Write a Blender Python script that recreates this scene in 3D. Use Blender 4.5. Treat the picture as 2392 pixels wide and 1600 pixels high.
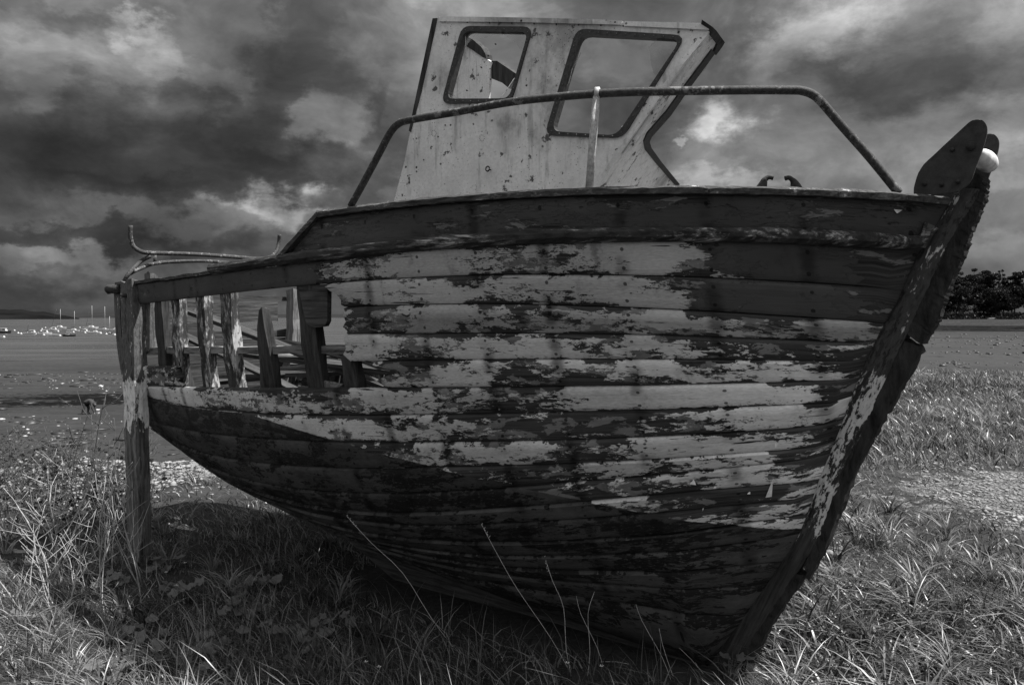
import bpy, bmesh, math, random
import numpy as np
from mathutils import Vector
random.seed(7); RNG = np.random.default_rng(7)
for _o in list(bpy.data.objects): bpy.data.objects.remove(_o)
SC = bpy.context.scene
COL = SC.collection

# ------------------------------------------------------------------ camera
F_PX, CAM_H, HOR = 1900.0, 1.75, 738.0          # focal length and horizon in photo pixels (2392 x 1600)
PHI = math.atan((800-HOR)/F_PX)
cam_d = bpy.data.cameras.new('camera'); cam = bpy.data.objects.new('camera', cam_d); COL.objects.link(cam)
cam.location = (0, 0, CAM_H); cam.rotation_euler = (math.pi/2-PHI, 0, 0)
cam_d.sensor_width = 36.0; cam_d.lens = 36.0*F_PX/2392; cam_d.clip_start = 0.05; cam_d.clip_end = 9000
SC.camera = cam

# ------------------------------------------------------------------ light
SUN_EL, SUN_AZ = math.radians(62), math.radians(96)   # high, from the bow side and a little behind the hull's plane
SUN_STRENGTH = 4.4
SKY_STRENGTH = 0.10
SC.view_settings.view_transform = 'Standard'; SC.view_settings.look = 'None'
SC.view_settings.exposure = 1.0; SC.view_settings.gamma = 1.0
sd = bpy.data.lights.new('sun', 'SUN'); sd.energy = SUN_STRENGTH; sd.angle = math.radians(0.5); sd.color = (1, 0.99, 0.98)
so = bpy.data.objects.new('sun', sd); COL.objects.link(so)
_sv = Vector((math.sin(SUN_AZ)*math.cos(SUN_EL), math.cos(SUN_AZ)*math.cos(SUN_EL), math.sin(SUN_EL)))
so.rotation_euler = (-_sv).to_track_quat('-Z', 'Y').to_euler(); so.location = (0, 0, 60)

# ------------------------------------------------------------------ sight lines of the photograph (used to survey the place)
CAM = np.array([0, 0, CAM_H])
_f = np.array([0, math.cos(PHI), -math.sin(PHI)]); _u = np.array([0, math.sin(PHI), math.cos(PHI)]); _r = np.array([1., 0, 0])
def sight(px, py):
    d = _f + (px-1196)/F_PX*_r - (py-800)/F_PX*_u
    return d/np.linalg.norm(d)
def on_z(px, py, z):
    d = sight(px, py); return CAM+d*((z-CAM_H)/d[2])
def at_dist(px, py, Y):
    d = sight(px, py); return CAM+d*(Y/d[1])
def D(pts, k=2392/2344): return [(x*k, y*k) for x, y in pts]

# ------------------------------------------------------------------ node helpers
class Nodes:
    def __init__(s, nt): s.nt = nt; s.n = nt.nodes; s.l = nt.links
    def put(s, sock, v):
        if v is None: return
        if hasattr(v, 'is_linked') or isinstance(v, bpy.types.NodeSocket): s.l.new(v, sock)
        else:
            if isinstance(v, (int, float)) and hasattr(sock.default_value, '__len__'):
                n = len(sock.default_value); v = (v,)*3+((1,) if n == 4 else ())
            sock.default_value = v
    def new(s, t, **kw):
        nd = s.n.new(t)
        for k, v in kw.items(): setattr(nd, k, v)
        return nd
    def m(s, op, a, b=0.0, c=None, clamp=False):
        nd = s.new('ShaderNodeMath', operation=op, use_clamp=clamp)
        s.put(nd.inputs[0], a); s.put(nd.inputs[1], b)
        if c is not None: s.put(nd.inputs[2], c)
        return nd.outputs[0]
    def vm(s, op, a, b=None):
        nd = s.new('ShaderNodeVectorMath', operation=op); s.put(nd.inputs[0], a)
        if b is not None: s.put(nd.inputs[1], b)
        return nd.outputs[0]
    def noise(s, vec, scale=1.0, detail=4.0, rough=0.55, dist=0.0, out='Fac', dim='3D'):
        nd = s.new('ShaderNodeTexNoise', noise_dimensions=dim); s.put(nd.inputs['Vector'], vec)
        s.put(nd.inputs['Scale'], scale); s.put(nd.inputs['Detail'], detail); s.put(nd.inputs['Roughness'], rough); s.put(nd.inputs['Distortion'], dist)
        return nd.outputs[out]
    def voro(s, vec, scale, feature='F1', out='Distance', rnd=1.0):
        nd = s.new('ShaderNodeTexVoronoi', feature=feature); s.put(nd.inputs['Vector'], vec); s.put(nd.inputs['Scale'], scale); s.put(nd.inputs['Randomness'], rnd)
        return nd.outputs[out]
    def step(s, v, lo, hi, a=0.0, b=1.0, kind='SMOOTHSTEP'):
        nd = s.new('ShaderNodeMapRange', interpolation_type=kind)
        s.put(nd.inputs[0], v); s.put(nd.inputs[1], lo); s.put(nd.inputs[2], hi); s.put(nd.inputs[3], a); s.put(nd.inputs[4], b)
        return nd.outputs[0]
    def mix(s, f, a, b):
        nd = s.new('ShaderNodeMix', data_type='FLOAT'); s.put(nd.inputs[0], f); s.put(nd.inputs[2], a); s.put(nd.inputs[3], b)
        return nd.outputs[0]
    def sep(s, v):
        nd = s.new('ShaderNodeSeparateXYZ'); s.put(nd.inputs[0], v); return nd.outputs
    def comb(s, x=0.0, y=0.0, z=0.0):
        nd = s.new('ShaderNodeCombineXYZ'); s.put(nd.inputs[0], x); s.put(nd.inputs[1], y); s.put(nd.inputs[2], z); return nd.outputs[0]
    def obj(s): return s.new('ShaderNodeTexCoord').outputs['Object']
    def pos(s): return s.new('ShaderNodeNewGeometry').outputs['Position']
    def rand(s): return s.new('ShaderNodeObjectInfo').outputs['Random']
    def bump(s, h, strength=0.5, dist=0.01):
        nd = s.new('ShaderNodeBump'); s.put(nd.inputs['Height'], h); s.put(nd.inputs['Strength'], strength); s.put(nd.inputs['Distance'], dist)
        return nd.outputs[0]
def material(name):
    m = bpy.data.materials.new(name); m.use_nodes = True; m.node_tree.nodes.clear()
    return m, Nodes(m.node_tree)
def finish(m, N, col, rough=0.8, normal=None, spec=0.3, metal=0.0, shader=None):
    out = N.new('ShaderNodeOutputMaterial')
    if shader is None:
        b = N.new('ShaderNodeBsdfPrincipled')
        N.put(b.inputs['Base Color'], col); N.put(b.inputs['Roughness'], rough); N.put(b.inputs['Metallic'], metal)
        N.put(b.inputs['Specular IOR Level'], spec)
        if normal is not None: N.l.new(normal, b.inputs['Normal'])
        shader = b.outputs[0]
    N.l.new(shader, out.inputs[0]); return m

# ------------------------------------------------------------------ world: grey broken cloud on a Nishita sky
W = bpy.data.worlds.new('World'); SC.world = W; W.use_nodes = True; W.node_tree.nodes.clear()
def build_world():
    N = Nodes(W.node_tree)
    sky = N.new('ShaderNodeTexSky', sky_type='NISHITA', sun_disc=False, sun_elevation=SUN_EL, sun_rotation=SUN_AZ)
    sky.air_density = 1.0; sky.dust_density = 1.5
    bwn = N.new('ShaderNodeRGBToBW'); N.l.new(sky.outputs[0], bwn.inputs[0])
    d = N.new('ShaderNodeTexCoord').outputs['Generated']
    x, y, z = N.sep(d)[:3]
    zc = N.m('ADD', N.m('MAXIMUM', z, 0.0), 0.16)
    plane = N.comb(N.m('DIVIDE', x, zc), N.m('DIVIDE', y, zc), 0.0)       # cloud layer overhead
    az = N.m('ARCTAN2', x, y); el = N.m('ARCSINE', z)
    ang = N.comb(az, N.m('MULTIPLY', el, 1.7), 0.0)
    def warped(scale, detail, amp):
        wv = N.vm('SUBTRACT', N.noise(ang, scale, detail, 0.62, 0.0, out='Color', dim='2D'), (0.5, 0.5, 0.5))
        sc = N.new('ShaderNodeVectorMath', operation='MULTIPLY_ADD'); N.put(sc.inputs[0], wv); sc.inputs[1].default_value = (amp, amp*1.1, 0); N.put(sc.inputs[2], ang); return sc.outputs[0]
    edge = warped(9.0, 7, 0.17)
    big = N.noise(plane, 0.6, 4, 0.5, 0.0, dim='2D')
    puff = N.noise(warped(4.0, 2, 0.12), 5.5, 8, 0.60, 0.0, dim='2D')
    E = N.m('MULTIPLY_ADD', big, 2.4, -1.2)
    E = N.m('ADD', E, N.m('MULTIPLY_ADD', puff, 3.3, -1.65))
    E = N.m('ADD', E, N.step(N.noise(edge, 3.4, 3, 0.5, 0.0, dim='2D'), 0.42, 0.58, -0.35, 0.35))
    # an added broad dimming of the sky in view, then the particular cloud masses: (px, py, rx, ry, stops, hardness of edge)
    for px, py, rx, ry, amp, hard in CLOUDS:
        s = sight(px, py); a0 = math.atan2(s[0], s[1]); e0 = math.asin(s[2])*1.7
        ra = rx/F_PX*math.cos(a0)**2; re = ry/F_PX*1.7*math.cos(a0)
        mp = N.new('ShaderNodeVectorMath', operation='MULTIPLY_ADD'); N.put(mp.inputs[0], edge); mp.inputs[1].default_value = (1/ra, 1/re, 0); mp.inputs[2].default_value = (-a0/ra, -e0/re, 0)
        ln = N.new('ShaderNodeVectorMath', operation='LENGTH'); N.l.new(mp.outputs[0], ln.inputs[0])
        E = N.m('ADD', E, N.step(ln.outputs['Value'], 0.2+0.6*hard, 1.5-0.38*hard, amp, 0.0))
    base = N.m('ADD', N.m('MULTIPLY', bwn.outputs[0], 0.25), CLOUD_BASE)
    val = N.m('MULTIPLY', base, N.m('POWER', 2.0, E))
    val = N.m('MULTIPLY', val, N.m('MULTIPLY_ADD', N.m('MAXIMUM', z, 0.0), 1.4, 0.7))      # overcast law: brighter overhead than at the horizon
    val = N.m('MINIMUM', val, 12.0)
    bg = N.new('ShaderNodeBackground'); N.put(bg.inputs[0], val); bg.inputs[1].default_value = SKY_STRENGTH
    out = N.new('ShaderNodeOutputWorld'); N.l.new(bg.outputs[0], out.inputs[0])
CLOUD_BASE = 1.5  # lifted so the sky outside the view adds fill light
CLOUDS = [
 (1196, 520, 3600, 1500, -1.8, 0.0), (250, 380, 900, 420, -.35, 0.0), (1900, 330, 700, 380, .40, 0.0), (1450, 180, 620, 300, .60, 0.0), (230, 90, 420, 130, .35, .1), (700, 620, 900, 70, .25, 0.0),  # first, widest entry: added dimming over the view, offsetting the lifted base
 (430, 370, 520, 110, -1.0, .2), (150, 380, 380, 90, -.4, .2), (620, 400, 170, 55, -.6, .4), (330, 445, 280, 40, -.45, .6), (640, 220, 240, 110, -.25, .2),
 (640, 485, 105, 48, 1.15, .7), (720, 500, 70, 40, .5, .6), (560, 510, 90, 40, .5, .5), (795, 290, 85, 85, 1.0, .75), (760, 340, 90, 80, .4, .3), (870, 250, 40, 90, -.35, .5),
 (250, 130, 220, 70, .7, .3), (290, 70, 90, 30, .8, .5), (60, 180, 90, 60, .6, .4), (170, 60, 110, 40, -.6, .5), (400, 130, 60, 40, .5, .5), (520, 165, 70, 45, .45, .6),
 (150, 552, 300, 30, -1.0, .4), (450, 575, 220, 26, -.5, .3), (110, 605, 200, 32, .55, .5), (200, 500, 260, 30, .25, .4), (330, 640, 300, 40, .3, .3),
 (960, 70, 330, 70, -.25, .3), (950, 430, 60, 40, .5, .5), (1180, 20, 160, 45, .7, .4),
 (1930, 60, 190, 75, 1.0, .3), (2120, 150, 230, 110, -.9, .4), (1690, 285, 85, 46, 1.7, .2), (1585, 335, 30, 14, 1.2, .5), (1660, 430, 120, 36, .9, .5), (1850, 330, 260, 90, .35, .2),
 (2230, 330, 260, 90, .55, .3), (2330, 70, 140, 70, .7, .3), (2330, 470, 160, 90, .5, .2), (1960, 190, 160, 34, -.4, .4), (2330, 610, 200, 50, .6, .2),
 (1480, 260, 120, 60, -.5, .5), (1450, 140, 110, 40, .5, .5), (1700, 120, 160, 50, -.35, .3), (1700, 640, 1500, 60, .3, 0)]
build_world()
W.cycles.sampling_method = 'MANUAL'; W.cycles.sample_map_resolution = 256

# ------------------------------------------------------------------ object helpers
def link(o, parent=None):
    COL.objects.link(o)
    if parent is not None: o.parent = parent
    return o
def mesh_obj(name, verts, faces, mat, parent=None, smooth=False):
    me = bpy.data.meshes.new(name); me.from_pydata([tuple(map(float, v)) for v in verts], [], faces); me.update()
    if mat: me.materials.append(mat)
    if smooth:
        for p in me.polygons: p.use_smooth = True
    return link(bpy.data.objects.new(name, me), parent)
def bm_obj(name, bm, mat, parent=None, smooth=False):
    bmesh.ops.recalc_face_normals(bm, faces=bm.faces)
    me = bpy.data.meshes.new(name); bm.to_mesh(me); bm.free()
    if mat: me.materials.append(mat)
    if smooth:
        for p in me.polygons: p.use_smooth = True
    return link(bpy.data.objects.new(name, me), parent)
def empty(name, loc=(0, 0, 0), rz=0.0, parent=None):
    o = bpy.data.objects.new(name, None); o.empty_display_size = 0.2
    o.location = loc; o.rotation_euler = (0, 0, rz); return link(o, parent)
def tag(o, label=None, cat=None, group=None, kind=None):
    if label: o['label'] = label
    if cat: o['category'] = cat
    if group: o['group'] = group
    if kind: o['kind'] = kind
    return o
def smooth_path(pts, n=6):
    P = [np.array(p, float) for p in pts]; P = [2*P[0]-P[1]]+P+[2*P[-1]-P[-2]]; out = []
    for i in range(1, len(P)-2):
        for k in range(n):
            t = k/n; a, b, c, d = P[i-1], P[i], P[i+1], P[i+2]
            out.append(0.5*((2*b)+(-a+c)*t+(2*a-5*b+4*c-d)*t*t+(-a+3*b-3*c+d)*t**3))
    out.append(P[-2]); return out
def add_tube(bm, pts, rad, seg=8, jitter=0.0):
    pts = [np.array(p, float) for p in pts]; n = len(pts); rings = []
    rads = rad if hasattr(rad, '__len__') else [rad]*n
    ref = np.array([0.13, 0.31, 0.94])
    for i in range(n):
        t = pts[min(i+1, n-1)]-pts[max(i-1, 0)]; t = t/(np.linalg.norm(t)+1e-9)
        a = np.cross(t, ref); a = a/(np.linalg.norm(a)+1e-9) if np.linalg.norm(a) > 1e-3 else np.array([1., 0, 0])
        b = np.cross(t, a)
        rings.append([bm.verts.new(pts[i]+(a*math.cos(2*math.pi*k/seg)+b*math.sin(2*math.pi*k/seg))*rads[i]*(1+jitter*random.uniform(-1, 1))) for k in range(seg)])
    for i in range(n-1):
        for k in range(seg): bm.faces.new((rings[i][k], rings[i][(k+1) % seg], rings[i+1][(k+1) % seg], rings[i+1][k]))
    bm.faces.new(rings[0][::-1]); bm.faces.new(rings[-1])
def tube(name, pts, rad, mat, parent=None, seg=8, jitter=0.0):
    bm = bmesh.new(); add_tube(bm, pts, rad, seg, jitter); return bm_obj(name, bm, mat, parent, True)
def add_prism(bm, loop, vec):
    """solid between a loop of points and the same loop moved by vec"""
    vec = np.array(vec, float)
    A = [bm.verts.new(np.array(p, float)) for p in loop]; B = [bm.verts.new(np.array(p, float)+vec) for p in loop]; n = len(A)
    bm.faces.new(A); bm.faces.new(B[::-1])
    for i in range(n): bm.faces.new((A[i], B[i], B[(i+1) % n], A[(i+1) % n]))
def prism(name, loop, vec, mat, parent=None, bevel=0.0):
    bm = bmesh.new(); add_prism(bm, loop, vec)
    if bevel: bmesh.ops.bevel(bm, geom=bm.edges[:], offset=bevel, segments=1, affect='EDGES')
    return bm_obj(name, bm, mat, parent)
def plate_with_holes(name, outer, holes, vec, mat, parent=None):
    vec = np.array(vec, float); bm = bmesh.new(); loops = []
    for L in [outer]+holes:
        vs = [bm.verts.new(np.array(p, float)) for p in L]
        loops.append([bm.edges.new((vs[i], vs[(i+1) % len(vs)])) for i in range(len(vs))])
    bmesh.ops.triangle_fill(bm, use_beauty=True, use_dissolve=False, edges=[e for l in loops for e in l])
    r = bmesh.ops.extrude_face_region(bm, geom=bm.faces[:])
    bmesh.ops.translate(bm, vec=Vector(vec), verts=[v for v in r['geom'] if isinstance(v, bmesh.types.BMVert)])
    return bm_obj(name, bm, mat, parent)
def round_poly(pts, r, n=4):
    out = []; m = len(pts)
    for i in range(m):
        p = np.array(pts[i], float); a = np.array(pts[i-1], float)-p; b = np.array(pts[(i+1) % m], float)-p
        la, lb = np.linalg.norm(a), np.linalg.norm(b); rr = min(r, la*0.45, lb*0.45)
        p0 = p+a/la*rr; p1 = p+b/lb*rr
        for k in range(n+1):
            t = k/n; out.append((1-t)**2*p0+2*t*(1-t)*p+t*t*p1)
    return out
def wnoise(x, seed=0, oct=3):
    """cheap smooth 1-D noise"""
    r = np.random.default_rng(seed); y = np.zeros_like(np.asarray(x, float)); a = 1.0; f = 1.0
    for _ in range(oct):
        for k in range(3): y = y+a*np.sin(np.asarray(x)*f*r.uniform(0.7, 1.6)*2+r.uniform(0, 6.28))/3
        a *= 0.5; f *= 2.1
    return y
def wnoise2(x, y, seed=0, f=1.0, oct=3):
    r = np.random.default_rng(seed); z = np.zeros(np.broadcast(x, y).shape); a = 1.0
    for _ in range(oct):
        for k in range(4):
            th = r.uniform(0, 6.28); g = f*r.uniform(0.6, 1.5)
            z = z+a*np.sin((x*math.cos(th)+y*math.sin(th))*g+r.uniform(0, 6.28))/3
        a *= 0.55; f *= 2.0
    return z

# ------------------------------------------------------------------ materials
def mat_hull():
    m, N = material('peeling_hull_paint')
    uvn = N.new('ShaderNodeUVMap', uv_map='hull').outputs[0]
    ew = N.sep(N.new('ShaderNodeUVMap', uv_map='edge').outputs[0])[0]
    edge = N.step(N.m('ABSOLUTE', N.m('SUBTRACT', ew, 0.5)), 0.30, 0.5, 0.0, 1.0)       # 1 along the seams, where water sits
    u, w = N.sep(uvn)[:2]
    rz = N.m('MULTIPLY', N.rand(), 37.0)
    pc = N.new('ShaderNodeAttribute', attribute_name='paint'); pr = N.sep(pc.outputs['Color']); alpha = pc.outputs['Alpha']
    light, navy, wl = pr[0], pr[1], pr[2]
    grain = N.noise(N.comb(N.m('MULTIPLY', u, 2.5), N.m('MULTIPLY', w, 95.0), rz), 1.0, 6, 0.65, 0.3)
    n1 = N.noise(N.comb(N.m('MULTIPLY', u, 2.8), N.m('MULTIPLY', w, 7.0), rz), 1.0, 6, 0.6, 0.3)
    n2 = N.noise(N.comb(N.m('MULTIPLY', u, 16.0), N.m('MULTIPLY', w, 38.0), rz), 1.0, 7, 0.68, 0.2)
    n3 = N.noise(N.comb(N.m('MULTIPLY', u, 48.0), N.m('MULTIPLY', w, 150.0), rz), 1.0, 4, 0.65)
    n = N.m('ADD', N.m('MULTIPLY', n1, 0.52), N.m('ADD', N.m('MULTIPLY', n2, 0.36), N.m('MULTIPLY', n3, 0.12)))
    nb1 = N.noise(N.comb(N.m('MULTIPLY', u, 3.5), N.m('MULTIPLY', w, 9.0), N.m('ADD', rz, 50.0)), 1.0, 9, 0.62, 0.4)
    nb = N.m('ADD', N.m('MULTIPLY', nb1, 0.75), N.m('MULTIPLY', n2, 0.25))
    th = N.step(light, 0.0, 1.0, 0.64, 0.37, 'LINEAR')
    pit = N.noise(N.comb(N.m('MULTIPLY', u, 70.0), N.m('MULTIPLY', w, 120.0), rz), 1.0, 5, 0.7)
    thw = N.m('ADD', N.m('MULTIPLY_ADD', N.m('MULTIPLY', edge, N.step(n1, 0.46, 0.58, 1.0, 0.0)), 0.085, th), N.m('MULTIPLY', N.step(pit, 0.55, 0.66, 0.0, 0.22), N.step(n1, 0.40, 0.52, 1.0, 0.15)))
    mL = N.step(N.m('SUBTRACT', n, thw), -0.004, 0.006)
    crk = N.noise(N.comb(N.m('MULTIPLY', u, 2.2), N.m('MULTIPLY', w, 46.0), N.m('ADD', rz, 3.0)), 1.0, 5, 0.6, 0.25)
    mL = N.m('MULTIPLY', mL, N.step(crk, 0.655, 0.675, 1.0, 0.0))          # splits along the grain
    und = N.noise(N.comb(N.m('MULTIPLY', u, 6.0), N.m('MULTIPLY', w, 14.0), N.m('ADD', rz, 9.0)), 1.0, 8, 0.66, 0.3)
    mU = N.m('MAXIMUM', mL, N.step(N.m('SUBTRACT', und, N.m('ADD', N.m('MULTIPLY_ADD', light, -0.10, 0.57), N.m('MULTIPLY', edge, 0.10))), -0.006, 0.010))
    thn = N.step(navy, 0.0, 1.0, 0.72, 0.32, 'LINEAR')
    mN = N.step(N.m('SUBTRACT', nb, N.m('MULTIPLY_ADD', edge, 0.05, thn)), -0.006, 0.008)
    # waterline: dark antifouling below it, chalky where scuffed
    mA = N.step(N.m('ADD', wl, N.m('MULTIPLY', N.m('SUBTRACT', n2, 0.5), 0.02)), 0.494, 0.499, 1.0, 0.0)
    mA2 = N.m('MULTIPLY', mA, N.step(und, 0.40, 0.43))
    soft = N.noise(N.comb(N.m('MULTIPLY', u, 1.7), N.m('MULTIPLY', w, 3.0), rz), 1.0, 5, 0.6)
    wood = N.step(N.m('ADD', N.m('MULTIPLY', grain, 0.7), N.m('MULTIPLY', soft, 0.3)), 0.38, 0.66, 0.010, 0.085, 'LINEAR')
    under = N.step(N.m('ADD', N.m('MULTIPLY', n2, 0.5), N.m('MULTIPLY', soft, 0.5)), 0.35, 0.65, 0.10, 0.24, 'LINEAR')
    lcol = N.m('MULTIPLY', alpha, N.step(N.m('ADD', N.m('MULTIPLY', soft, 0.6), N.m('MULTIPLY', n3, 0.4)), 0.32, 0.68, 0.52, 1.16, 'LINEAR'))
    col = N.mix(mU, wood, under); col = N.mix(mL, col, lcol)
    ncol = N.step(soft, 0.3, 0.7, 0.040, 0.080, 'LINEAR'); col = N.mix(mN, col, ncol)
    acol = N.step(N.m('ADD', N.m('MULTIPLY', soft, 0.6), N.m('MULTIPLY', n2, 0.4)), 0.36, 0.64, 0.025, 0.095, 'LINEAR'); tar = N.step(N.m('ADD', N.m('MULTIPLY', n1, 0.6), N.m('MULTIPLY', n2, 0.4)), 0.49, 0.505); acol = N.mix(tar, acol, N.step(n3, 0.55, 0.72, 0.010, 0.10)); col = N.mix(mA, col, N.mix(mA2, wood, acol))
    # rust and dirt runs below fastenings
    run = N.noise(N.comb(N.m('MULTIPLY_ADD', n2, 0.6, N.m('MULTIPLY', u, 9.0)), N.m('MULTIPLY', w, 2.2), rz), 1.0, 5, 0.7)
    col = N.m('MULTIPLY', col, N.step(run, 0.56, 0.76, 1.0, 0.45))
    fu = N.m('SUBTRACT', N.m('FRACT', N.m('MULTIPLY', u, 3.1)), 0.5)       # plank fastenings at every rib
    weep = N.m('MULTIPLY', N.step(N.m('ABSOLUTE', N.m('MULTIPLY_ADD', N.m('SUBTRACT', n2, 0.5), 0.16, fu)), 0.02, 0.13, 1.0, 0.0), N.step(N.noise(N.comb(N.m('MULTIPLY', u, 3.1), N.m('MULTIPLY', w, 6.0), rz), 1.0, 3, 0.5), 0.44, 0.62))
    col = N.m('MULTIPLY', col, N.m('MULTIPLY_ADD', weep, -0.62, 1.0))
    nv = N.m('MULTIPLY', N.m('SUBTRACT', N.m('ABSOLUTE', N.m('SUBTRACT', ew, 0.5)), 0.27), 0.13)
    nl = N.m('SQRT', N.m('ADD', N.m('POWER', N.m('ABSOLUTE', N.m('DIVIDE', fu, 3.1)), 2.0), N.m('POWER', N.m('ABSOLUTE', nv), 2.0)))
    nail = N.step(N.m('MULTIPLY_ADD', n2, 0.010, nl), 0.011, 0.0135, 0.2, 1.0); col = N.m('MULTIPLY', col, nail)
    h = N.m('ADD', N.m('ADD', N.m('MULTIPLY', mU, 0.35), N.m('MULTIPLY', mL, 0.5)), N.m('ADD', N.m('MULTIPLY', mN, 0.6), N.m('MULTIPLY', grain, 0.55)))
    rough = N.mix(N.m('MAXIMUM', mL, mN), 0.9, 0.55)
    return finish(m, N, col, rough, N.bump(h, 0.75, 0.006), 0.25)
def mat_wood(name, dark, lite, stretch=(2.0, 40.0, 40.0), paint=None, cover=0.5, rough=0.85, bumpd=0.006, long=5.0):
    """weathered timber with grain along its long axis, optional flaking paint"""
    m, N = material(name); p = N.vm('ADD', N.obj(), N.comb(N.m('MULTIPLY', N.rand(), 23.0), 0, N.m('MULTIPLY', N.rand(), 11.0)))
    g = N.noise(N.vm('MULTIPLY', p, stretch), 1.0, 7, 0.68, 0.3)
    an = tuple(14.0 if q > 10 else long for q in stretch)
    n1 = N.noise(N.vm('MULTIPLY', p, an), 1.0, 6, 0.62, 0.3); n2 = N.noise(N.vm('MULTIPLY', p, an), 5.0, 6, 0.66, 0.2)
    n = N.m('ADD', N.m('MULTIPLY', n1, 0.45), N.m('ADD', N.m('MULTIPLY', n2, 0.35), N.m('MULTIPLY', g, 0.20)))
    col = N.step(N.m('ADD', N.m('MULTIPLY', g, 0.75), N.m('MULTIPLY', n, 0.25)), 0.36, 0.64, dark, lite, 'LINEAR')
    h = g
    if paint is not None:
        th = 0.62-0.24*cover
        mp = N.step(n, th-0.005, th+0.007); mu = N.step(n, th-0.05, th-0.035)
        col = N.mix(mu, col, paint*0.35); col = N.mix(mp, col, N.m('MULTIPLY', paint, N.step(n2, 0.3, 0.7, 0.75, 1.15)))
        h = N.m('ADD', N.m('MULTIPLY', g, 0.6), N.m('ADD', N.m('MULTIPLY', mp, 0.6), N.m('MULTIPLY', mu, 0.3)))
    return finish(m, N, col, rough, N.bump(h, 0.9, bumpd), 0.2)
def mat_rust(name, a, b, light=None, scale=60.0):
    m, N = material(name); p = N.obj()
    n = N.noise(p, scale, 7, 0.7, 0.2); n2 = N.noise(p, scale*0.3, 6, 0.6)
    col = N.step(n, 0.35, 0.66, a, b, 'LINEAR')
    if light: col = N.mix(N.step(N.m('ADD', N.m('MULTIPLY', n2, 0.6), N.m('MULTIPLY', n, 0.4)), 0.55, 0.58), col, light)
    return finish(m, N, col, 0.75, N.bump(n, 0.6, 0.004), 0.3)
def mat_cabin():
    m, N = material('chalky_cabin_paint'); p = N.obj()
    n = N.noise(p, 4.0, 8, 0.62); f = N.noise(p, 70.0, 6, 0.7); s = N.noise(N.vm('MULTIPLY', p, (30, 30, 4)), 1.0, 5, 0.6)
    col = N.step(N.m('ADD', N.m('MULTIPLY', n, 0.5), N.m('MULTIPLY', f, 0.5)), 0.34, 0.66, 0.52, 0.84, 'LINEAR')
    col = N.m('MULTIPLY', col, N.step(s, 0.52, 0.72, 1.0, 0.62))
    spots = N.voro(p, 17.0); pick = N.noise(p, 2.6, 3, 0.5)
    hole = N.m('MULTIPLY', N.step(N.m('ADD', spots, N.m('MULTIPLY', f, 0.16)), 0.16, 0.20, 1.0, 0.0), N.step(pick, 0.46, 0.56)); tiny = N.m('MULTIPLY', N.step(N.m('ADD', N.voro(p, 60.0), N.m('MULTIPLY', f, 0.3)), 0.24, 0.34, 0.8, 0.0), N.step(n, 0.44, 0.60)); hole = N.m('MAXIMUM', hole, tiny)
    col = N.mix(hole, col, 0.03)
    st = N.noise(N.vm('MULTIPLY', p, (2.2, 2.2, 1.6)), 1.0, 8, 0.68); col = N.m('MULTIPLY', col, N.step(N.m('MULTIPLY_ADD', f, 0.25, st), 0.62, 0.80, 1.0, 0.45))
    flake = N.step(N.noise(p, 13.0, 9, 0.66), 0.61, 0.63); col = N.mix(flake, col, 0.10)
    return finish(m, N, col, 0.75, N.bump(N.m('SUBTRACT', N.m('MULTIPLY', f, 0.5), N.m('MULTIPLY', N.m('MAXIMUM', hole, flake), 0.6)), 0.6, 0.006), 0.3)
def mat_plain(name, a, b=None, rough=0.6, scale=20.0, spec=0.4, bumpd=0.0):
    m, N = material(name)
    n = N.noise(N.obj(), scale, 5, 0.6)
    col = N.step(n, 0.35, 0.65, a, a*0.8 if b is None else b, 'LINEAR')
    return finish(m, N, col, rough, N.bump(n, 0.5, bumpd) if bumpd else None, spec)
def mat_glass():
    m, N = material('salt_hazed_glass')
    gl = N.new('ShaderNodeBsdfGlossy'); gl.inputs['Roughness'].default_value = 0.05; N.put(gl.inputs['Color'], 0.9)
    tr = N.new('ShaderNodeBsdfTransparent'); N.put(tr.inputs['Color'], 0.86)
    fr = N.new('ShaderNodeFresnel'); fr.inputs[0].default_value = 1.5
    mx = N.new('ShaderNodeMixShader'); N.l.new(fr.outputs[0], mx.inputs[0]); N.l.new(tr.outputs[0], mx.inputs[1]); N.l.new(gl.outputs[0], mx.inputs[2])
    return finish(m, N, None, shader=mx.outputs[0])
def mat_leaf(name, a, b, trans=0.45, attr=True, spec=0.35):
    m, N = material(name)
    if attr: t = N.new('ShaderNodeAttribute', attribute_name='tone').outputs['Fac']
    else: t = N.noise(N.obj(), 30.0, 4, 0.6)
    col = N.step(t, 0.0, 1.0, a, b, 'LINEAR')
    df = N.new('ShaderNodeBsdfPrincipled'); N.put(df.inputs['Base Color'], col); df.inputs['Roughness'].default_value = 0.40; df.inputs['Specular IOR Level'].default_value = spec
    tl = N.new('ShaderNodeBsdfTranslucent'); N.put(tl.inputs[0], N.m('MULTIPLY', col, 1.2))
    mx = N.new('ShaderNodeMixShader'); mx.inputs[0].default_value = trans; N.l.new(df.outputs[0], mx.inputs[1]); N.l.new(tl.outputs[0], mx.inputs[2])
    return finish(m, N, None, shader=mx.outputs[0])
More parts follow.
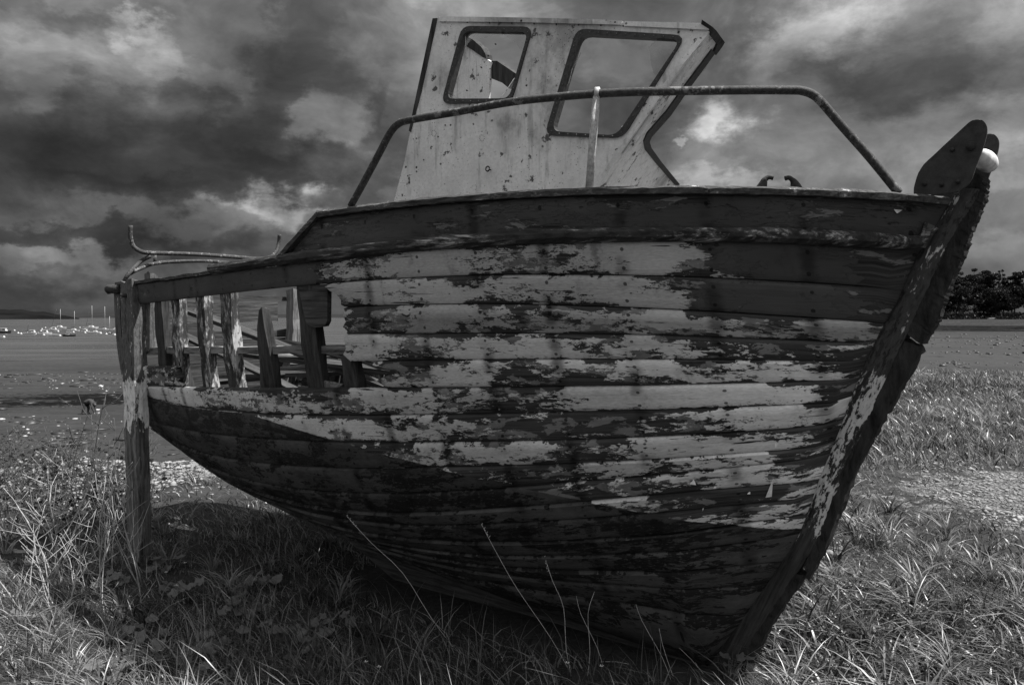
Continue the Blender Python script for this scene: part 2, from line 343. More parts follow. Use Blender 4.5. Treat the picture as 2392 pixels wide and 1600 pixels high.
def mat_ground():
    m, N = material('bank_and_flats'); p = N.pos()
    z = N.new('ShaderNodeAttribute', attribute_name='zone'); zc = N.sep(z.outputs['Color']); grav, mud, weed = zc[0], zc[1], zc[2]
    n = N.noise(p, 2.2, 8, 0.62); f = N.noise(p, 28.0, 6, 0.65)
    soil = N.step(N.m('ADD', N.m('MULTIPLY', n, 0.5), N.m('MULTIPLY', f, 0.5)), 0.35, 0.65, 0.012, 0.05, 'LINEAR')
    vc = N.new('ShaderNodeTexVoronoi'); N.put(vc.inputs['Vector'], p); vc.inputs['Scale'].default_value = 42.0
    cell = N.sep(vc.outputs['Color'])[0]; vd = vc.outputs['Distance']
    gcol = N.m('MULTIPLY', N.step(cell, 0.0, 1.0, 0.05, 0.24, 'LINEAR'), N.step(vd, 0.25, 0.7, 1.0, 0.45))
    gm = N.step(N.m('ADD', grav, N.m('MULTIPLY', N.m('SUBTRACT', N.noise(p, 2.6, 8, 0.7), 0.5), 2.6)), 0.45, 0.62)
    col = N.mix(gm, soil, gcol)
    # mud: ripples along the shore, dark weed drifts, wet films
    q = N.vm('MULTIPLY', p, (0.16, 0.55, 0.5)); r1 = N.noise(q, 1.0, 8, 0.62, 0.4); r2 = N.noise(N.vm('MULTIPLY', p, (1.2, 2.2, 1.0)), 1.0, 7, 0.65, 0.3)
    r0 = N.noise(N.vm('MULTIPLY', p, (0.018, 0.10, 0.1)), 1.0, 6, 0.6, 0.3); r1 = N.m('ADD', N.m('MULTIPLY', r0, 0.62), N.m('MULTIPLY', r1, 0.38))
    mcol = N.step(N.m('ADD', N.m('MULTIPLY', r1, 0.55), N.m('MULTIPLY', r2, 0.45)), 0.36, 0.64, 0.016, 0.045, 'LINEAR')
    wm = N.step(N.m('ADD', N.m('MULTIPLY', r1, 0.65), N.m('ADD', N.m('MULTIPLY', r2, 0.35), N.m('MULTIPLY', weed, 0.13))), 0.57, 0.61)
    mcol = N.mix(wm, mcol, 0.008)
    wet = N.step(r1, 0.40, 0.52)
    col = N.mix(mud, col, mcol)
    rough = N.mix(mud, 0.95, N.mix(wm, N.step(wet, 0.0, 1.0, 0.42, 0.75, 'LINEAR'), 0.8))
    h = N.mix(mud, N.mix(gm, f, N.m('SUBTRACT', 1.0, vd)), N.m('ADD', r2, wm))
    return finish(m, N, col, rough, N.bump(h, 0.6, 0.03), N.m('MULTIPLY', N.m('SUBTRACT', 1.0, wm), 0.16))
def mat_water():
    m, N = material('grey_bay_water'); p = N.pos()
    w1 = N.noise(N.vm('MULTIPLY', p, (0.5, 1.3, 1.0)), 1.0, 5, 0.6); w2 = N.noise(N.vm('MULTIPLY', p, (0.02, 0.06, 1.0)), 1.0, 5, 0.6)
    return finish(m, N, N.step(w2, 0.3, 0.7, 0.035, 0.06, 'LINEAR'), N.step(w2, 0.35, 0.65, 0.22, 0.36), N.bump(w1, 0.5, 0.3), 0.4)

def mat_zones(name, bare0, bare1, b0, b1, boost, lite=0.15, tilt=0.0, upper=(0.06, 0.13), white=(0.55, 0.8)):
    """squared timber: old dark paint above, a band of thick white, bare wood near the ground"""
    m, N = material(name); p = N.obj(); z = N.sep(p)[2]
    rot = N.new('ShaderNodeVectorRotate', rotation_type='Y_AXIS'); N.l.new(p, rot.inputs['Vector']); rot.inputs['Angle'].default_value = tilt; p = rot.outputs[0]
    g = N.noise(N.vm('MULTIPLY', p, (42, 42, 2.6)), 1.0, 7, 0.7, 0.3); n1 = N.noise(N.vm('MULTIPLY', p, (14, 14, 5)), 1.0, 6, 0.62, 0.3); n2 = N.noise(N.vm('MULTIPLY', p, (14, 14, 6)), 4.5, 7, 0.68, 0.2)
    n = N.m('ADD', N.m('MULTIPLY', n1, 0.45), N.m('ADD', N.m('MULTIPLY', n2, 0.37), N.m('MULTIPLY', g, 0.18)))
    col = N.step(N.m('ADD', N.m('MULTIPLY', g, 0.8), N.m('MULTIPLY', n2, 0.2)), 0.37, 0.64, 0.012, lite, 'LINEAR')
    zz = N.m('MULTIPLY_ADD', N.m('SUBTRACT', n1, 0.5), 0.35, z)
    bare = N.step(zz, bare0, bare1, 0.34, 0.0); band = N.m('MULTIPLY', N.step(zz, b0-0.05, b0+0.05), N.step(zz, b1-0.07, b1+0.07, 1.0, 0.0))
    k = N.m('SUBTRACT', n, bare)
    mD = N.step(k, 0.455, 0.468); col = N.mix(mD, col, N.step(n2, 0.35, 0.65, upper[0], upper[1], 'LINEAR'))
    mW = N.step(N.m('MULTIPLY_ADD', band, boost, k), 0.575, 0.587); col = N.mix(mW, col, N.step(n2, 0.35, 0.65, white[0], white[1], 'LINEAR'))
    return finish(m, N, col, 0.8, N.bump(N.m('ADD', g, N.m('MULTIPLY', N.m('ADD', mD, mW), 0.4)), 0.9, 0.007), 0.25)
M = dict(
 hull=mat_hull(), cabin=mat_cabin(), glass=mat_glass(),
 stem=mat_zones('stem_timber', 0.62, 0.80, 0.80, 1.52, 0.085, 0.06, math.radians(-24), (0.035, 0.07), (0.40, 0.58)), band=mat_wood('rotted_cutwater', 0.008, 0.05, (26, 26, 7), None, bumpd=0.03),
 leg=mat_zones('leg_timber', 0.85, 0.98, 0.96, 1.30, 0.15, 0.22), legbare=mat_wood('bare_leg_timber', 0.03, 0.16, (40, 40, 2.0)),
 rib=mat_wood('rib_timber', 0.015, 0.08, (34, 34, 3.0), 0.42, 0.34), ribdark=mat_wood('dark_rib_timber', 0.012, 0.07, (34, 34, 3.0)),
 oldv=mat_wood('silvered_cross_boards', 0.012, 0.10, (45, 3.0, 45)), oldz=mat_wood('silvered_uprights', 0.03, 0.26, (45, 45, 3.0)), olddv=mat_wood('wet_cross_boards', 0.012, 0.08, (45, 3.0, 45)), old=mat_wood('silvered_timber', 0.03, 0.26, (3.0, 45, 45)), olddark=mat_wood('wet_old_timber', 0.012, 0.09, (3.0, 45, 45)),
 cap=mat_wood('gunwale_timber', 0.015, 0.10, (4.0, 60, 60), 0.33, 0.18), rub=mat_wood('rub_rail_timber', 0.012, 0.06, (4, 30, 30), 0.30, 0.24, long=1.6),
 pipe=mat_rust('rusted_pipe', 0.018, 0.07, 0.16), rivet=mat_plain('dull_rivet', 0.16, 0.08, 0.6, 60), pipelite=mat_rust('flaking_white_pipe', 0.25, 0.55), iron=mat_rust('black_iron', 0.010, 0.035),
 plate=mat_rust('painted_plate', 0.022, 0.045, None, 25.0), gasket=mat_plain('black_rubber_gasket', 0.02, 0.05, 0.6, 60, bumpd=0.004), roller=mat_plain('white_nylon', 0.80, 0.50, 0.45, 30),
 ground=mat_ground(), water=mat_water(), stone=mat_plain('beach_stone', 0.10, 0.32, 0.8, 3.0), shell=mat_plain('bleached_shell', 0.50, 0.22, 0.6, 9.0), kelp=mat_plain('dark_seaweed', 0.018, 0.04, 0.5, 6.0),
 grass=mat_leaf('dry_summer_grass', 0.018, 0.38, 0.34, True, 0.7), weed=mat_leaf('broad_weed_leaf', 0.08, 0.20, 0.35, False), darkleaf=mat_leaf('dark_bramble_leaf', 0.015, 0.06, 0.25, False), flower=mat_leaf('white_petal', 0.75, 0.8, 0.4, False),
 twig=mat_plain('dry_stalk', 0.45, 0.22, 0.8, 30), twigdark=mat_plain('dark_stalk', 0.05, 0.09, 0.8, 30), straw=mat_plain('pale_straw', 0.50, 0.36, 0.6, 30),
 hill=mat_plain('far_wooded_shore', 0.006, 0.012, 0.95, 0.012, 0.0), hill2=mat_plain('farther_shore', 0.020, 0.028, 0.95, 0.01, 0.0), pine=mat_leaf('pine_foliage', 0.006, 0.024, 0.15, True, 0.05), bark=mat_plain('pine_bark', 0.03, 0.05, 0.9, 2),
 gel=mat_plain('white_gelcoat', 0.55, 0.45, 0.35, 2), darkhull=mat_plain('dark_hull_paint', 0.02, 0.03, 0.4, 2), window=mat_plain('dark_cabin_window', 0.02, 0.03, 0.1, 2), canvas=mat_plain('dark_sail_cover', 0.025, 0.04, 0.8, 4), alu=mat_plain('pale_mast', 0.45, 0.5, 0.4, 2),
 cloth=mat_plain('dark_work_clothes', 0.02, 0.045, 0.9, 20), skin=mat_plain('skin', 0.30, 0.36, 0.6, 20), hair=mat_plain('dark_hair', 0.03, 0.05, 0.6, 40), bucket=mat_plain('white_plastic_bucket', 0.82, 0.75, 0.4, 6))

# ------------------------------------------------------------------ terrain, water and far shores
WATER_Z = -5.12
def ss(a, b, x): t = np.clip((x-a)/(b-a), 0, 1); return t*t*(3-2*t)
def terrain_z(x, y):
    x = np.asarray(x, float); y = np.asarray(y, float)
    r = np.hypot(x, y); az = np.degrees(np.arctan2(x, np.maximum(y, 1e-6))); az = np.where(y <= 0, np.where(x > 0, 90.0, -90.0), az)
    rt = ss(5, 18.5, az)                                    # 0 = open bay side, 1 = sheltered cove side
    rc = 10.6+18.5*rt+0.5*np.sin(az*0.35)                    # where the grassy bank ends
    near = 0.035*wnoise2(x, y, 3, 1.1, 3)+0.10*ss(2.5, 8, -x)*0.6
    flat_l = -5.0-0.10*ss(70, 145, r)-0.9*ss(142, 200, r)
    flat_r = -1.15-0.25*ss(60, 140, r)+0.5*ss(180, 245, r)+1.6*ss(245, 268, r)+2.0*ss(268, 480, r)
    flat = flat_l*(1-rt)+flat_r*rt
    drop = ss(0, 1, (r-rc)/np.where(rt > 0.5, 18.0, 9.0))
    back = np.where(y < 0, 1.0, 0.0)
    z = near*(1-drop)+flat*drop+0.02*wnoise2(x, y, 9, 0.8, 3)*drop*(1-ss(40, 90, r))
    return np.where(back > 0, near, z)
def build_terrain():
    na = 420; az = np.concatenate([np.linspace(-62, 62, 330), np.linspace(64, 296, 90)]); az = np.radians(az)
    rr = np.concatenate([[0.0], np.geomspace(0.6, 60, 150), np.geomspace(62, 700, 60)])
    A, R = np.meshgrid(az, rr[1:]); X = R*np.sin(A); Y = R*np.cos(A); Z = terrain_z(X, Y)
    V = np.stack([X, Y, Z], -1).reshape(-1, 3); nr, nz = R.shape
    V = np.vstack([V, [[0, 0, float(terrain_z(0, 0.01))]]])
    faces = []
    for i in range(nr-1):
        for j in range(nz): k = (j+1) % nz; faces.append((i*nz+j, i*nz+k, (i+1)*nz+k, (i+1)*nz+j))
    for j in range(nz): faces.append((j, len(V)-1, (j+1) % nz))
    o = mesh_obj('ground', V, faces, M['ground'], None, True)
    if o.data.polygons[0].normal.z < 0: o.data.flip_normals()
    x, y = V[:, 0], V[:, 1]; r = np.hypot(x, y); azd = np.degrees(np.arctan2(x, np.maximum(y, 1e-6))); rt = ss(5, 18.5, azd)
    rc = 10.6+18.5*rt
    grav = gravel_amount(x, y)
    mud = ss(0.15, 0.8, (r-rc)/np.where(rt > 0.5, 10.0, 6.0))*(y > 0)
    weed = np.clip(ss(62, 72, r)*(1-ss(76, 92, r))*(1-rt)+ss(40, 42, r)*(1-ss(48, 56, r))*0.3*(1-rt)+rt*ss(95, 225, r)*1.0+rt*(1-ss(36, 70, r))*0.3, 0, 1)
    land = rt*ss(238, 252, r)
    ca = o.data.color_attributes.new('zone', 'FLOAT_COLOR', 'POINT')
    ca.data.foreach_set('color', np.stack([grav, mud*(1-land), weed, np.ones_like(r)], -1).astype(np.float32).ravel())
    tag(o, kind='structure')
def gravel_amount(x, y):
    """worn stony path beside the bow and shingle on the bank's lip"""
    a = np.exp(-(((x-4.9)/1.5)**2+((y-8.0)/1.5)**2))*0.74
    b = np.exp(-(((x-5.2)/1.2)**2+((y-5.8)/1.6)**2))*0.35
    c = np.exp(-((np.hypot(x, y)-10.2)/0.8)**2)*ss(2.4, 3.8, -x)*0.35
    return np.clip(a+b+c, 0, 1)
build_terrain()
wv = []; wf = []
for i, Rw in enumerate((30, 90, 140, 200, 300, 500, 900, 1800, 5200)):
    for k in range(72):
        a = math.radians(k*5); wv.append((Rw*math.sin(a), Rw*math.cos(a), WATER_Z))
for i in range(8):
    for k in range(72): wf.append((i*72+k, (i+1)*72+k, (i+1)*72+(k+1) % 72, i*72+(k+1) % 72))
tag(mesh_obj('water', wv, wf, M['water'], None, True), kind='structure')
def ridge(name, dist, prof, mat, depth, seed):
    """a long low wooded hill: crest heights (m) by azimuth, falling to the water on both sides"""
    az = np.linspace(prof[0][0], prof[-1][0], 260); h = np.interp(az, [p[0] for p in prof], [p[1] for p in prof])
    h = np.maximum(h+1.3*wnoise(az*2.5, seed, 4)*np.minimum(1, h/8), 0.2)
    V = []; F = []
    rows = [(0, 0.0), (0.06, 0.28), (0.2, 0.6), (0.45, 0.9), (0.65, 1.0), (1.0, 0.0)]
    for dr, k in rows:
        for a, hh in zip(az, h):
            R = dist+depth*dr; t = math.radians(a); V.append((R*math.sin(t), R*math.cos(t), WATER_Z-0.6+(hh+0.6)*k))
    n = len(az)
    for i in range(len(rows)-1):
        for j in range(n-1): F.append((i*n+j, i*n+j+1, (i+1)*n+j+1, (i+1)*n+j))
    return tag(mesh_obj(name, V, F, mat, None, True), kind='structure')
ridge('hill', 1900, [(-60, 26), (-42, 26), (-33, 24), (-31.2, 22), (-29.8, 16), (-28.8, 8), (-28, 1)], M['hill'], 700, 1)
ridge('hill', 2900, [(-45, 26), (-33, 23), (-30, 15), (-28, 15), (-26, 22), (-23, 22), (-20, 16), (-14, 12), (-7, 16), (0, 30), (10, 34), (30, 40)], M['hill2'], 900, 2)

# ------------------------------------------------------------------ the wreck: hull form surveyed from the photograph
YAW = math.radians(38)
AX = np.array([math.cos(YAW),-math.sin(YAW),0]); NP = np.array([math.sin(YAW),math.cos(YAW),0])
FOOT = on_z(1700,1565,0.0)
BS0 = 0.79
def raw_uv(P): 
    q=np.asarray(P)-FOOT; return q@AX, q@NP
def on_v_raw(px,py,v):
    d=sight(px,py); t=(v-(CAM-FOOT)@NP)/(d@NP); return CAM+d*t
U_STERN = raw_uv(on_v_raw(276,760,-BS0))[0]
ORG = FOOT + AX*U_STERN
ORG[2]=0
def bw(u,v,z):
    return ORG+AX*u+NP*v+np.array([0,0,z])
def wb(P):
    q=np.asarray(P)-ORG; return np.array([q@AX,q@NP,q[2]])
def on_v(px,py,v):
    """boat coords (u,v,z) where sight line through a pixel meets plane v"""
    return wb(on_v_raw(px,py,v))
U_FOOT = -U_STERN
RAB = [(2214,478),(2170,556),(2143,594),(2098,700),(2054,778),(2013,867),(1982,942),(1963,1000),(1913,1122),(1883,1207),(1860,1264),(1825,1314),(1787,1371),(1730,1452),(1653,1555)]
rab = np.array([on_v(x,y,-0.06) for x,y in RAB])
RZ = rab[::-1,2]; RU = rab[::-1,0]

U_HEAD = float(RU.max())+0.02
BM, UM = 1.08, 2.35*1.17
def b_sheer(u):
    u=np.asarray(u,float)
    aft = BS0+(BM-BS0)*(1-np.clip((UM-u)/UM,0,1)**2)
    k = np.clip((u-UM)/(U_HEAD-UM),0,1)
    fore = 0.06+(BM-0.06)*(1-k**2.6)**0.85
    return np.where(u<UM,aft,fore)
GUN = [(750,498),(918,475),(1122,456),(1347,441),(1510,437),(1735,442),(1939,449),(2133,457),(2194,464)]
def hit_plan(px,py,out=0.0):
    """first point of a sight line on the vertical cylinder through the sheer plan"""
    d=sight(px,py); ts=np.linspace(1.4,11,4000)
    P=CAM+ts[:,None]*d; q=P-ORG; u=q@AX; v=q@NP
    ok=(u>-0.3)&(u<U_HEAD)&(v>-(b_sheer(u)+out))
    i=np.argmax(ok); return np.array([u[i],v[i],q[i][2]])
gun = np.array([hit_plan(x,y) for x,y in GUN])
_zp = np.polyfit(gun[:,0],gun[:,2],2)
def z_sheer(u): return np.polyval(_zp,np.clip(u,1.0,5))
RFOOT=float(RU.min())
def z_keel(u):
    u=np.asarray(u,float)
    aft = RZ[0]+0.70*np.clip((RFOOT-u)/RFOOT,0,1.2)**1.5
    return np.where(u<RFOOT,aft,np.interp(u,RU,RZ))
def p_sec(u):
    k=np.clip(np.asarray(u,float)/RFOOT,0,1.3)
    return (np.interp(k,[0,0.25,0.5,0.75,1.0,1.3],[3.4,3.2,2.5,1.7,1.15,1.0]),
            np.interp(k,[0,0.25,0.5,0.75,1.0,1.3],[0.36,0.37,0.42,0.52,0.68,0.85]))
def half_b(u,z):
    zk=z_keel(u); zs=z_sheer(u)
    t=np.clip((z-zk)/np.maximum(zs-zk,0.05),0,1.2)
    a,c=p_sec(u)
    tt=np.clip(t,0,1)
    return 0.06+(b_sheer(u)-0.06)*((1-(1-tt)**a)**c+(t-tt)*c*0.5)
def hit_hull(px,py):
    d=sight(px,py); ts=np.linspace(1.4,11,6000)
    P=CAM+ts[:,None]*d; q=P-ORG; u=q@AX; v=q@NP; z=q[:,2]
    ok=(u>-0.05)&(u<U_HEAD)&(z>z_keel(u))&(np.abs(v)<half_b(u,z))
    i=np.argmax(ok)
    return np.array([u[i],v[i],z[i]]) if ok.any() else None
SEAM_PX = [   # plank seams from the sheer down
 ('CB', [(750,506),(918,488),(1122,468),(1347,455),(1510,452),(1735,455),(1939,462),(2150,471)]),
 ('AT', [(329,661),(432,649),(560,632),(650,615),(816,604),(969,587),(1122,573),(1327,564),(1531,561),(1735,566),(1990,576),(2120,579)]),
 ('AB', [(331,709),(432,697),(532,687),(664,672),(764,661),(910,651),(1070,645),(1230,642),(1450,648),(1655,653),(1757,657),(1894,665),(2070,673)]),
 ('BC', [(808,718),(974,714),(1166,712),(1500,720),(1689,732),(1860,742),(2020,752)]),
 ('CD', [(814,782),(974,781),(1166,781),(1358,782),(1450,785),(1655,788),(1894,799),(2000,803)]),
 ('DE', [(346,856),(814,846),(1070,843),(1390,842),(1689,841),(1980,845)]),
 ('EF', [(425,906),(579,905),(920,910),(1140,909),(1407,903),(1612,896),(1900,893),(1970,891)]),
 ('FG', [(418,947),(494,961),(681,968),(920,971),(1140,972),(1407,963),(1612,954),(1900,946),(1950,943)]),
 ('GH', [(405,1000),(511,1017),(681,1029),(835,1036),(1140,1037),(1373,1027),(1646,1014),(1900,998)]),
 ('HI', [(511,1068),(579,1080),(715,1091),(920,1096),(1140,1094),(1373,1082),(1646,1064),(1900,1048)]),
 ('IJ', [(749,1150),(920,1152),(1140,1145),(1305,1133),(1544,1109),(1880,1074)]),
 ('JK', [(900,1200),(1100,1195),(1373,1172),(1680,1147),(1880,1128)]),
 ('KL', [(1168,1225),(1441,1208),(1680,1184),(1870,1166)]),
 ('LM', [(1236,1268),(1475,1256),(1680,1229),(1860,1209)]),
 ('MN', [(1373,1302),(1612,1282),(1830,1258)]),
 ('NO', [(1500,1339),(1790,1317)]),
 ('OP', [(1577,1377),(1760,1370)]),
 ('PQ', [(1577,1432),(1700,1440)])]
UG = np.linspace(-0.02, U_HEAD-0.002, 500)
ZK, ZS = z_keel(UG), z_sheer(UG)
def tau_of(u, z): 
    zk = z_keel(u); return np.sqrt(np.clip((z-zk)/np.maximum(z_sheer(u)-zk, 0.05), 0, 1.3))
def z_of(u, tau):
    zk = z_keel(u); return zk+tau**2*np.maximum(z_sheer(u)-zk, 0.05)
SEAM = {}
def fit_seams():
    vis0 = None; hidden = ['HI', 'IJ', 'JK', 'KL', 'LM', 'MN', 'NO', 'OP', 'PQ']
    for name, pts in SEAM_PX:
        H = [hit_hull(x, y) for x, y in pts]; H = np.array([h for h in H if h is not None])
        u, z = H[:, 0], H[:, 2]; wgt = np.ones(len(u))
        if name in hidden:
            k = hidden.index(name); t0 = tau_gh0*(.82, .64, .48, .36, .27, .19, .13, .08, .04)[k]; uv = u.min(); tv = float(tau_of(uv, z[np.argmin(u)]))
            ua = np.linspace(0, uv*0.8, 5); ta = t0+(tv-t0)*(ua/uv); za = z_of(ua, ta)
            u = np.concatenate([ua, u]); z = np.concatenate([za, z]); wgt = np.concatenate([np.full(5, 0.6), np.full(len(H), 2.0)])
        c = np.polyfit(u, z, 4 if name in hidden else min(3, len(u)-1), w=wgt)
        zz = np.polyval(c, UG); 
        if name in ('BC', 'CD'): zz = np.where(UG < u.min(), np.interp(UG, UG, zz)*0+np.polyval(c, u.min())+(UG-u.min())*0.04, zz)
        if name == 'GH': tau_gh0 = float(tau_of(0.0, zz[np.argmin(abs(UG))]))
        if name == 'CB': zz = np.where(UG < u.min(), np.polyval(c, u.min()), zz)
        bad = (zz <= ZK+0.004) & (UG > 2.0); ue = UG[np.argmax(bad)] if bad.any() else UG[-1]
        SEAM[name] = (tau_of(UG, np.maximum(zz, ZK+0.0)), float(ue))
    SEAM['KEEL'] = (np.zeros_like(UG), float(RFOOT))
fit_seams()
def seam_tau(n, u): return np.interp(u, UG, SEAM[n][0])
def seam_z(n, u): return z_of(u, seam_tau(n, u))
U_WL = [hit_hull(*p) for p in ((597,985),(850,1036),(1174,1110),(1480,1174),(1850,1262))]
_wl = np.polyfit([h[0] for h in U_WL], [h[2] for h in U_WL], 1)
def z_wl(u): return np.minimum(np.polyval(_wl, u), np.where(np.asarray(u) < 2.0, seam_z('FG', np.asarray(u, float))+0.004, 9))
def u_at(px, py): return float(hit_hull(px, py)[0])

def grid_strake(name, top, bot, u0, u1, side, parent, thick=0.026, proud=0.0, us_top=None, us_bot=None, jag=0.0, jag1=0.0, cover=None, bulge=0.0, nu=None, seed=0, mat=None, lap=0.006):
    """one plank: between two seams of the hull, from station u0 to u1 (None = into the stem rabbet)"""
    ws = [0.0, 0.035, 0.10, 0.3, 0.5, 0.7, 0.88, 0.965, 1.0]; nw = len(ws)
    if top == 'CB' or (top == 'AT'): lap = lap
    ut0 = u0 if us_top is None else us_top; ub0 = u0 if us_bot is None else us_bot
    ut1 = SEAM[top][1] if u1 is None else min(u1, SEAM[top][1]); ub1 = SEAM[bot][1] if u1 is None else min(u1, SEAM[bot][1])
    L = max(ut1, ub1)-min(ut0, ub0); nu = nu or max(10, int(L/0.055))
    jw = jag*np.random.default_rng(seed+5).uniform(-1, 1, nw); je = jag1*np.random.default_rng(seed+6).uniform(-1, 1, nw)
    P = np.zeros((nu+1, nw, 3)); UV = np.zeros((nu+1, nw, 2)); Z = np.zeros((nu+1, nw))
    for i in range(nu+1):
        s = i/nu
        for j, w in enumerate(ws):
            uT = ut0+jw[j]+(ut1+je[j]-ut0-jw[j])*s; uB = ub0+jw[j]+(ub1+je[j]-ub0-jw[j])*s
            u = uT+(uB-uT)*w; t = seam_tau(top, min(uT, SEAM[top][1]))*(1-w)+seam_tau(bot, min(uB, SEAM[bot][1]))*w
            if u1 is None: t *= 1 if s < 1 else 0
            z = float(z_of(u, t)); P[i, j] = (u, -half_b(u, z), z); 
    du = np.gradient(P, axis=0); dw = np.gradient(P, axis=1); nrm = np.cross(du, dw)
    nrm /= np.linalg.norm(nrm, axis=2, keepdims=True)+1e-9
    flip = np.where(nrm[:, :, 1:2] > 0, -1.0, 1.0); nrm = nrm*flip            # outward = towards -v
    lens = np.linalg.norm(P[:, -1]-P[:, 0], axis=1); wav = 0.004*wnoise(P[:, 4, 0]*1.3, seed, 3)
    r = np.random.default_rng(seed+1); off = r.uniform(-0.002, 0.003)
    prof = np.array([(-0.022 if w in (0, 1.0) else (-0.005 if w in (0.035, 0.965) else 0.0))+lap*(1-2*w)+bulge*max(0, 1-((w-0.33)/0.30)**2) for w in ws])
    fade = np.ones(nu+1)
    if u1 is None: fade[-3:] = (0.7, 0.35, 0.0)
    outp = P+nrm*((prof[None, :]+off+wav[:, None]+proud)*fade[:, None])[:, :, None]; inn = P-nrm*(thick)
    if side > 0: outp = outp*np.array([1, -1, 1]); inn = inn*np.array([1, -1, 1])
    n = (nu+1)*nw; V = np.concatenate([outp.reshape(-1, 3), inn.reshape(-1, 3)])
    F = []; idx = lambda i, j: i*nw+j
    for i in range(nu):
        for j in range(nw-1):
            F.append((idx(i, j), idx(i, j+1), idx(i+1, j+1), idx(i+1, j))); F.append((n+idx(i, j), n+idx(i+1, j), n+idx(i+1, j+1), n+idx(i, j+1)))
        F.append((idx(i, 0), idx(i+1, 0), n+idx(i+1, 0), n+idx(i, 0))); F.append((idx(i, nw-1), n+idx(i, nw-1), n+idx(i+1, nw-1), idx(i+1, nw-1)))
    for j in range(nw-1):
        F.append((idx(0, j), n+idx(0, j), n+idx(0, j+1), idx(0, j+1))); F.append((idx(nu, j), idx(nu, j+1), n+idx(nu, j+1), n+idx(nu, j)))
    if side > 0: F = [f[::-1] for f in F]
    o = mesh_obj(name, V, F, mat or M['hull'], parent, False)
    if mat: return o
    me = o.data
    uvv = np.zeros((2*n, 2)); zz = V[:, 2]
    for i in range(nu+1):
        for j, w in enumerate(ws): uvv[idx(i, j)] = uvv[n+idx(i, j)] = (P[i, j, 0], w*max(lens[i], 0.02))
    lay = me.uv_layers.new(name='hull'); li = np.zeros(len(me.loops), np.int32); me.loops.foreach_get('vertex_index', li)
    lay.data.foreach_set('uv', uvv[li].astype(np.float32).ravel())
    le = me.uv_layers.new(name='edge'); ev = np.tile(np.array(ws), 2*(nu+1)); le.data.foreach_set('uv', np.stack([ev[li], ev[li]*0], -1).astype(np.float32).ravel())
    cov = cover or [(0, 0.45, 0.3, 0.45)]
    ku = [cu(c[0]) for c in cov]; U = V[:, 0]
    light = np.interp(U, ku, [c[1] for c in cov]); navy = np.interp(U, ku, [c[2] for c in cov]); tone = np.interp(U, ku, [c[3] for c in cov])
    light[n:] = 0.12; navy[n:] = 0.1
    wl = np.clip(0.5+(zz-z_wl(U)), 0, 1); wl[n:] = 1
    ca = me.color_attributes.new('paint', 'FLOAT_COLOR', 'POINT')
    ca.data.foreach_set('color', np.stack([light, navy, wl, tone], -1).astype(np.float32).ravel())
    me.polygons.foreach_set('use_smooth', np.ones(len(me.polygons), bool))
    if hasattr(me, 'set_sharp_from_angle'): me.set_sharp_from_angle(angle=math.radians(38))
    return o

_OU = [0, .32, .95, 1.44, 1.95, 2.28, 2.69, 3.06, 3.38, 3.75, 4.07, 4.22, 4.41, 4.71, 4.88]
_OX = [331, 432, 532, 664, 764, 910, 1070, 1230, 1450, 1655, 1757, 1894, 2070]
_NU = [0.0]+[u_at(x, float(np.interp(x, [q[0] for q in SEAM_PX[2][1]], [q[1] for q in SEAM_PX[2][1]]))) for x in _OX]+[U_HEAD]
def cu(u): return float(np.interp(u, _OU, _NU))     # station on the scale the notes below were taken in
names = [n for n, _ in SEAM_PX]+['KEEL']
boat = empty('wrecked_boat', tuple(ORG), -YAW)
tag(boat, 'derelict wooden fishing boat with peeling paint and broken planks, aground on the grass', 'boat')
